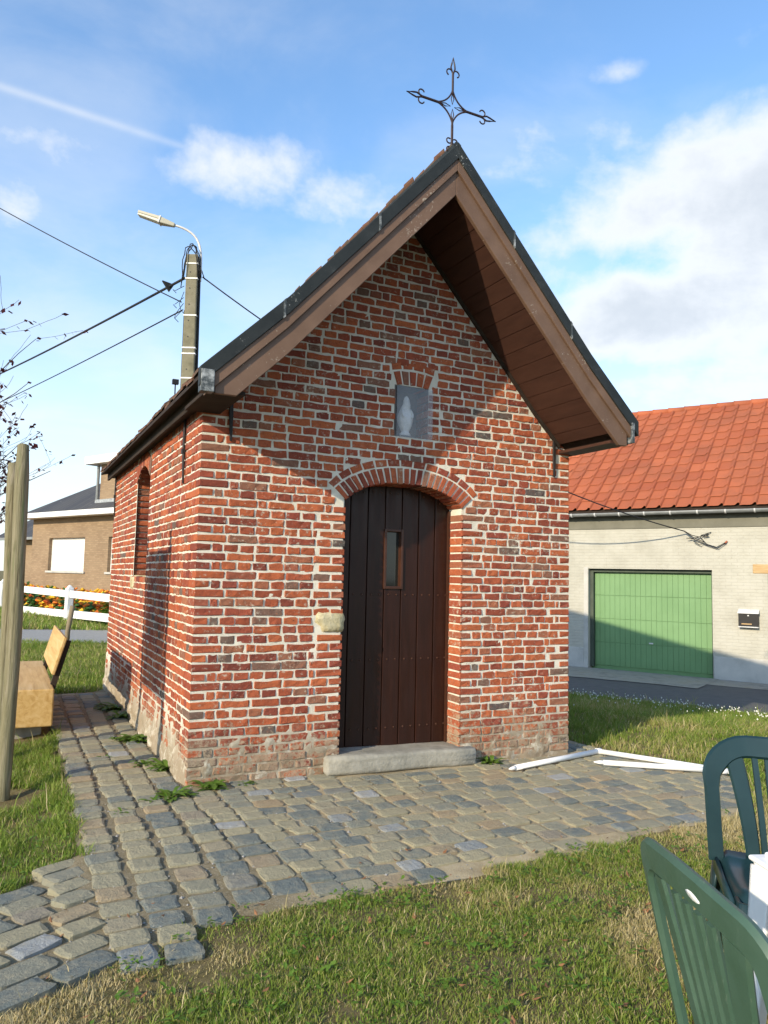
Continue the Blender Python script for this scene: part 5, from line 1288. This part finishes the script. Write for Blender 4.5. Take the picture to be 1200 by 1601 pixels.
# ---------------------------------------------------------------- plastic chairs, table, pipes
def fwd(d, l, z=0.):
    f2 = Vector((.444, .896)); r2 = Vector((.896, -.444)); q = Vector((-1.162, -5.225))+f2*d+r2*l; return Vector((q.x, q.y, z))
def build_chair(name, label, mat, loc, rz):
    # local: sitter looks along -y, the back stands at +y
    c = thing(name, label, 'chair', loc, 'green plastic garden chairs', world_coords=False); c.rotation_euler = (0, 0, rz); c.scale = (1, 1, 1.05 if mat == 'chair_a' else 1.0)
    A_ = mat == 'chair_a'; cv = .25 if A_ else .55
    bk = lambda x, z: (x, .185+(z-.40)*.25-cv*(x*x)*(.35+.65*min(1, max(0, (z-.40)/.4))), z)   # the curved plane of the back
    # rim of the back: up one side, over the arch, down the other
    path = []
    zc_, rx_, rz_ = (.745, .075, .062) if A_ else (.68, .142, .135)
    for z in np.linspace(.40, zc_-.02, 6): path.append((-.235-.02*(z-.4), z))
    for a in np.linspace(180, 90, 9)[1:]: path.append((-.242+rx_+rx_*math.cos(R(a)), zc_+rz_*math.sin(R(a))))
    if A_: path += [(-.11, .812), (-.055, .816), (0, .817)]
    path = path+[(-x, z) for x, z in path[::-1]][1:]
    P = [Vector(bk(x, z)) for x, z in path]
    half = [(.020 if A_ else .030) if z < .66 else (.020 if A_ else .030)+.014*min(1, (z-.66)/.1) for x, z in path]
    m_ = MB()
    nr = [Vector((-.9*x*-1.1, 1, -.25)).normalized() for x, z in path]
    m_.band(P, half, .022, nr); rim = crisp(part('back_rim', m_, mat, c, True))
    
    if A_:
        q = MB(); q.band([Vector(bk(x, .800+.0005*k))+Vector((0, .0118, .006)) for k, x in enumerate((-.062, -.05, -.035, -.020, -.010))], [.002, .007, .009, .007, .002], .003, [Vector((x, 1, -.25)).normalized() for x in (-.06, -.05, -.035, -.02, -.01)]); part('scuff', q, 'table', rim, True)
    def slat(x0, x1, w0, w1, nm):
        pts = []; ws = []; nn = []
        for i in range(9):
            t = i/8; z = .41+(.775-.41)*t; x = x0+(x1-x0)*t**1.6; pts.append(Vector(bk(x, z))+Vector((0, .002, 0))); ws.append(w0+(w1-w0)*t); nn.append(Vector((1.0*x, 1, -.25)).normalized())
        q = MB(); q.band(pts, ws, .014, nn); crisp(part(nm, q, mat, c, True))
    for s in (-1, 1):
        slat(s*.100, s*.150, .026, .036, 'wide_slat')
        for x in (.020, .058): slat(s*x, s*x*1.25, .0125, .0125, 'slat')
    # dished seat with a rolled front edge
    nx, ny = 13, 12; vs = []
    for side in (0, 1):
        for j in range(ny):
            for i in range(nx):
                u = -1+2*i/(nx-1); v = j/(ny-1); y = .20-.43*v; hw = .232+.012*v-.03*max(0, v-.85)/.15
                z = .408-.022*(1-u*u)*math.sin(min(1, v*1.15)*math.pi)+.012*abs(u)**3-.05*max(0, (v-.82)/.18)**2-.035*max(0, abs(u)-.86)/.14 + .02*max(0, .15-v)/.15
                vs.append((u*hw, y, z-.010*side))
    N = nx*ny; fs = [(j*nx+i, (j+1)*nx+i, (j+1)*nx+i+1, j*nx+i+1) for j in range(ny-1) for i in range(nx-1)]
    fs += [(N+a, N+d_, N+c_, N+b) for a, b, c_, d_ in fs]
    edge = [i for i in range(nx)]+[j*nx+nx-1 for j in range(1, ny)]+[(ny-1)*nx+i for i in range(nx-2, -1, -1)]+[j*nx for j in range(ny-2, 0, -1)]
    fs += [(edge[k], edge[(k+1) % len(edge)], N+edge[(k+1) % len(edge)], N+edge[k]) for k in range(len(edge))]
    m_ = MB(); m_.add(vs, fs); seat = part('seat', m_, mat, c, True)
    for s in (-1, 1):
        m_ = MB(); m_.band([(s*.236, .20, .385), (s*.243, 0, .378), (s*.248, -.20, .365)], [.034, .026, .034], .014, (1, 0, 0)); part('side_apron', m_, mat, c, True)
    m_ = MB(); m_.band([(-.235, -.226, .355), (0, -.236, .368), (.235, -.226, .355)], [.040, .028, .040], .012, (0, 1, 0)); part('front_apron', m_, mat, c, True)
    for s in (-1, 1):
        for (yt, yb) in ((-.205, -.245), (.20, .275)):
            m_ = MB(); pts = [(s*.232, yt, .40), (s*.246, yt*.75+yb*.25, .27), (s*.262, yb, .0)]
            # angle section: two flanges meeting along the outer edge
            m_.band(pts, [.046, .036, .024], .012, (1, .0, .06)); 
            q = [(a-s*.030, b+(-.036 if yt < 0 else .036)*(1-.3*k), z_) for k, (a, b, z_) in enumerate(pts)]
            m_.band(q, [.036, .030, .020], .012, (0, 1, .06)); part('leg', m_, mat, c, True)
    return c
def build_furniture():
    # near chair turned to the right, its back edge-on to the viewer
    a = fwd(1.53, .888); a.z = float(gz(a.x, a.y))+.012
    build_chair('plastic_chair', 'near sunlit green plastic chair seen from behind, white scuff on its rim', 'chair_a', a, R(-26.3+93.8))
    b = fwd(2.80, 1.50); b.z = float(gz(b.x, b.y))
    build_chair('plastic_chair', 'dark bottle-green plastic chair with arched slatted back behind the white table', 'chair_b', b, R(-26.3-14))
    # table
    t = fwd(2.08, .985); z = float(gz(t.x, t.y)); rz = R(-26.3+6)
    tb = thing('plastic_table', 'white plastic garden table cut off by the right edge', 'table', (t.x, t.y, z), world_coords=False); tb.rotation_euler = (0, 0, rz)
    S = .82; T = .745
    m_ = MB(); m_.box(.0, S, -S, 0, T-.022, T-.008); m_.box(.028, S-.028, -S+.028, -.028, T-.008, T+.008); part('table_top', m_, 'table', tb, bevel=.008, seg=3)
    for (xa, ya, xb, yb) in ((.012, -.02, S-.012, -.006), (.012, -S+.006, S-.012, -S+.02)):
        m_ = MB(); m_.box(xa, xb, ya, yb, T-.085, T-.022); part('apron', m_, 'table', tb, bevel=.004)
    for (xa, xb) in ((.006, .02), (S-.02, S-.006)):
        m_ = MB(); m_.box(xa, xb, -S+.02, -.02, T-.085, T-.022); part('apron', m_, 'table', tb, bevel=.004)
    for sx in (0, 1):
        for sy in (0, 1):
            x0 = .004 if not sx else S-.004; y0 = -.004 if not sy else -S+.004; dx = 1 if not sx else -1; dy = -1 if not sy else 1
            m_ = MB(); ox, oy = -.035*dx, -.035*dy
            for (w, d_) in ((.085, .014), (.014, .085)):
                p = [(x0+ox, y0+oy), (x0+ox+dx*w*.6, y0+oy), (x0+ox+dx*w*.6, y0+oy+dy*d_*.6), (x0+ox, y0+oy+dy*d_*.6)]; q = [(x0, y0), (x0+dx*w, y0), (x0+dx*w, y0+dy*d_), (x0, y0+dy*d_)]
                P8 = [(a_, b_, 0) for a_, b_ in p]+[(a_, b_, T-.03) for a_, b_ in q]
                if dx*dy > 0: P8 = [P8[i] for i in (1, 0, 3, 2, 5, 4, 7, 6)]
                m_.hexa([P8[i] for i in (0, 3, 2, 1, 4, 7, 6, 5)])
            part('leg', m_, 'table', tb, bevel=.004)
    # white tubes lying on the cobbles
    def tube(a, b, lab, r=.021):
        za, zb = float(gz(*a))+.028+r, float(gz(*b))+.028+r; o = thing('white_tube', lab, 'tube', ((a[0]+b[0])/2, (a[1]+b[1])/2, (za+zb)/2), 'white tubes lying on the cobbles')
        A, B = Vector((*a, za)), Vector((*b, zb)); m_ = MB(); m_.tube([A, B], r, 12); part('pipe', m_, 'pvc_white', o, True)
        d = (A-B).normalized(); m_ = MB(); m_.tube([A, A+d*.03, A+d*.075], [r*.8, r*.75, r*.2], 10); part('tip', m_, 'pvc_white', o, True)
        m_ = MB(); m_.tube([B, B-d*.05], r*1.12, 12); part('collar', m_, 'pvc_white', o, True)
    tube((2.40, -.39), (3.44, -.13), 'white tube lying nearest the doorstep with its pointed tip towards it')
    tube((3.98, -1.03), (3.47, -.15), 'rearmost white tube running from the lawn edge towards the dark chair')
    tube((3.20, -.47), (3.92, -.98), 'shorter front white tube of the pair behind the dark chair')
build_furniture()

# ---------------------------------------------------------------- weeds
def build_weeds():
    rnd = random.Random(31)
    def weed(x, y, size, n, lab, nm='weed'):
        z = float(gz(x, y))+.012; w = thing(nm, lab, 'weed', (x, y, z), 'weeds rooted along the foot of the chapel walls'); m_ = MB(); big = MB()
        for i in range(n):
            a = rnd.uniform(0, 6.28); L0 = size*rnd.uniform(.5, 1.1); up = rnd.uniform(.25, 1.1); d = Vector((math.cos(a), math.sin(a), 0)); s = Vector((-d.y, d.x, 0)); o = Vector((x+rnd.uniform(-.3, .3)*size, y+rnd.uniform(-.3, .3)*size, z))
            pts = [o+d*L0*t+Vector((0, 0, up*L0*(t-.75*t*t))) for t in (0, .25, .5, .75, 1)]; ww = [.012, .10, .14, .11, .01]; k = rnd.uniform(.7, 1.2)
            vs = []
            for p, q in zip(pts, ww): vs += [p-s*q*L0*k+Vector((0, 0, .02*L0)), p, p+s*q*L0*k+Vector((0, 0, .02*L0))]
            (m_ if i % 3 else big).add(vs, [f for j in range(4) for f in ((j*3, j*3+1, j*3+4, j*3+3), (j*3+1, j*3+2, j*3+5, j*3+4))])
        part('leaves', m_, 'weed', w, True); part('young_leaves', big, 'weed', w, True)
    weed(-.10, 1.50, .17, 60, 'largest leafy weed at the foot of the side wall')
    weed(-.24, 1.62, .10, 22, 'low weed between setts left of the largest wall weed')
    weed(-.04, .52, .15, 46, 'weed tuft at the side wall just behind the front corner')
    weed(-.16, .70, .10, 20, 'small weed on the setts beside the side wall tuft')
    weed(-.13, -.20, .14, 36, 'spreading weed on the setts before the front left corner')
    weed(-.26, -.26, .08, 16, 'tiny weed in the sett joint left of the corner weed')
    weed(.15, -.09, .13, 40, 'weed at the foot of the front wall beside the corner')
    weed(.38, -.06, .08, 18, 'small faint weed at the front wall between corner and doorstep')
    weed(2.40, -.06, .12, 36, 'dandelion-like weed right of the doorstep')
    weed(-.07, 3.1, .20, 40, 'dark weed tuft at the far part of the side wall')
    weed(-.09, 2.65, .16, 34, 'shaded weed between the far tuft and the largest wall weed')
    weed(-.47, -.42, .06, 12, 'tiny green sprig in the joint of the side path')
    weed(-.42, 1.0, .07, 12, 'small sprig in the middle of the side path')
build_weeds()

# ---------------------------------------------------------------- grass
def grass():
    rs = np.random.RandomState(17)
    def blades(xr, yr, dens, h, w, cond, dry=.5, name='grass', tall=0.):
        n = int((xr[1]-xr[0])*(yr[1]-yr[0])*dens); x = rs.uniform(*xr, n); y = rs.uniform(*yr, n)
        pv = inpoly(x+.12*(vn(x, y, 9, 1)-.5), y+.13*(vn(x, y, 9, 2)-.5)+.05*sstep(-.7,0,x), PAVE)
        s = (x-BP[0])*BN[0]+(y-BP[1])*BN[1]
        clump = fbm(x, y, 5.0, 3, 3); patch = fbm(x, y, 1.25, 6, 4); fine = vn(x, y, 17, 5)
        k = ~pv & cond(x, y, s) & (rs.rand(n) < np.clip(.30+1.6*(clump-.28)-.9*np.clip(patch-.52, 0, 1), .10, 1)) & ~((x > 0) & (x < W) & (y > 0) & (y < LEN))
        x, y, clump, patch, fine, s = (q[k] for q in (x, y, clump, patch, fine, s)); n = len(x)
        H = h*(.45+.9*rs.rand(n))*(.55+.9*clump); tl = rs.rand(n) < tall; H[tl] *= rs.uniform(1.6, 2.8, tl.sum())
        a = rs.uniform(0, 2*np.pi, n); lean = rs.uniform(.15, .95, n)*H; ww = w*(.6+.8*rs.rand(n))
        dx, dy = np.cos(a), np.sin(a); z = gz(x, y)-.004
        b = rs.uniform(0, 2*np.pi, n); sx, sy = np.cos(b)*ww/2, np.sin(b)*ww/2
        V = np.empty((n, 5, 3), np.float32)
        V[:, 0] = np.stack([x-sx, y-sy, z], -1); V[:, 1] = np.stack([x+sx, y+sy, z], -1)
        mx, my = x+dx*lean*.35, y+dy*lean*.35
        V[:, 2] = np.stack([mx+sx*.8, my+sy*.8, z+H*.6], -1); V[:, 3] = np.stack([mx-sx*.8, my-sy*.8, z+H*.6], -1)
        V[:, 4] = np.stack([x+dx*lean, y+dy*lean, z+H], -1)
        i = np.arange(n)[:, None]*5; Q = i+np.array([[0, 1, 2, 3]]); T = i+np.array([[3, 2, 4]])
        d = np.clip((patch-.38)*3.6, 0, 1)*dry
        tone = np.clip(.14+.36*rs.rand(n)+.25*(fine-.5)+.07*dry+d*(.25+.5*rs.rand(n)), 0, 1)
        st = rs.rand(n) < (.05+.07*dry+.32*d); tone[st] = rs.uniform(.72, 1, st.sum())
        o = link(name, np_mesh(name, V.reshape(-1, 3), Q, T, np.repeat(tone, 5), smooth=False), 'grass'); return o
    o = blades((-1.6, 3.9), (-3.9, -1.5), 36000, .023, .0034, lambda x, y, s: x+ .55*(y+3.9) > -1.9, 1.5, tall=.03)
    tag(o, 'patchy green and straw-coloured lawn in the foreground', 'grass', kind='stuff')
    o = blades((-2.6, -.66), (-1.75, 4.6), 15000, .048, .0046, lambda x, y, s: ~((x > -1.28) & (x < -.70) & (y > 2.0) & (y < 4.3)) & (((x+1.1)**2+(y-.35)**2 > .045+.05*vn(x, y, 6))), .10, tall=.02)
    tag(o, 'lush green grass strip left of the side path', 'grass', kind='stuff')
    o = blades((-3.2, 3.0), (4.4, 11.0), 2600, .075, .009, lambda x, y, s: y < 10.5-.35*x, .25)
    tag(o, 'green lawn behind the bench up to the gravel track', 'grass', kind='stuff')
    o = blades((-5, 2.6), (11, 22), 500, .12, .022, lambda x, y, s: y > 13.3-.35*x, .35)
    tag(o, 'grass verge between the gravel track and the white fence', 'grass', kind='stuff')
    o = blades((3.3, 10.5), (-2.6, 6.5), 5600, .050, .0062, lambda x, y, s: (s > 4.1+.25*(vn(x, y, 1.7)-.5)) & (s < 12.5), .45, tall=.05)
    tag(o, 'rough lawn with clover between the cobbles and the road', 'grass', kind='stuff')
    # white clover heads near the road
    rnd = random.Random(6); m_ = MB()
    for i in range(950):
        t = rnd.uniform(-4, 9); s = 4.25+abs(rnd.gauss(0, .9)); q = BP+BT*t+BN*s
        if q[0] < 3.6: continue
        z = float(gz(q[0], q[1]))+rnd.uniform(.06, .13); r_ = rnd.uniform(.008, .014); c = Vector((q[0], q[1], z))
        m_.add([c+Vector((r_, 0, 0)), c+Vector((0, r_, 0)), c+Vector((-r_, 0, 0)), c+Vector((0, -r_, 0)), c+Vector((0, 0, r_)), c-Vector((0, 0, r_))], [(0, 1, 4), (1, 2, 4), (2, 3, 4), (3, 0, 4), (1, 0, 5), (2, 1, 5), (3, 2, 5), (0, 3, 5)])
    tag(part('clover_heads', m_, 'clover', None), 'white clover heads dotted along the road verge', 'clover', kind='stuff')
    # broad-leaved weeds and clover in the foreground turf
    m_ = MB(); rnd = random.Random(14)
    for i in range(900):
        x, y = rnd.uniform(-1.2, 3.4), rnd.uniform(-3.6, -1.7)
        if i > 700: x, y = rnd.uniform(-1.5, -.78), rnd.uniform(-1.3, 1.8)
        if inpoly(np.array([x]), np.array([y]), PAVE)[0] or float(fbm(x, y, 1.25, 6, 4)) > .53: continue
        z = float(gz(x, y)); n = rnd.randint(4, 9); sz = rnd.uniform(.014, .034)
        for k in range(n):
            a = rnd.uniform(0, 6.28); d = Vector((math.cos(a), math.sin(a), 0)); s = Vector((-d.y, d.x, 0)); o_ = Vector((x+rnd.uniform(-.03, .03), y+rnd.uniform(-.03, .03), z+rnd.uniform(.012, .04))); up = Vector((0, 0, rnd.uniform(.1, .7)))
            m_.add([o_, o_+(d+up)*sz*.5+s*sz*.28, o_+(d+up*.7)*sz, o_+(d+up)*sz*.5-s*sz*.28], [(0, 1, 2, 3)])
    tag(part('ground_cover', m_, 'weed', None), 'low broad-leaved weeds scattered through the turf', 'ground cover', kind='stuff')
    # dead leaves on the lawn, grit on the setts
    m_ = MB(); rnd = random.Random(41)
    for i in range(170):
        x, y = rnd.uniform(-1.0, 3.0), rnd.uniform(-3.4, -1.6); z = float(gz(x, y))+rnd.uniform(.012, .030); a = rnd.uniform(0, 6.28); l_ = rnd.uniform(.008, .020); d = Vector((math.cos(a), math.sin(a), rnd.uniform(-.3, .5))); s_ = Vector((-d.y, d.x, rnd.uniform(-.4, .4))); o_ = Vector((x, y, z))
        m_.add([o_-d*l_, o_+s_*l_*.5, o_+d*l_+Vector((0, 0, .006)), o_-s_*l_*.5], [(0, 1, 2, 3)])
    tag(part('fallen_leaves', m_, 'dead_leaf', None), 'scattered brown fallen leaves on the foreground lawn', 'leaves', kind='stuff')
    m_ = MB()
    for i in range(2600):
        x, y = rnd.uniform(-2.2, 3.9), rnd.uniform(-2.9, .2)
        if y > -.03 and x > 0: y = -.03
        if not inpoly(np.array([x]), np.array([y-.08*rnd.random()]), PAVE)[0]: continue
        z = float(bedz(np.array([x]), np.array([y]))[0])+.002; r_ = rnd.uniform(.003, .009)*(1.6 if rnd.random() < .08 else 1); c = Vector((x, y, z))
        m_.add([c+Vector((r_, 0, 0)), c+Vector((0, r_*.8, 0)), c+Vector((-r_*.9, 0, 0)), c+Vector((0, -r_, 0)), c+Vector((0, 0, r_*.7))], [(0, 1, 4), (1, 2, 4), (2, 3, 4), (3, 0, 4)])
    tag(part('grit', m_, 'gravel', None), 'loose grit and small stones lying on the paving', 'grit', kind='stuff')
grass()
for o in THINGS:
    if 'at' in o.keys(): del o['at']
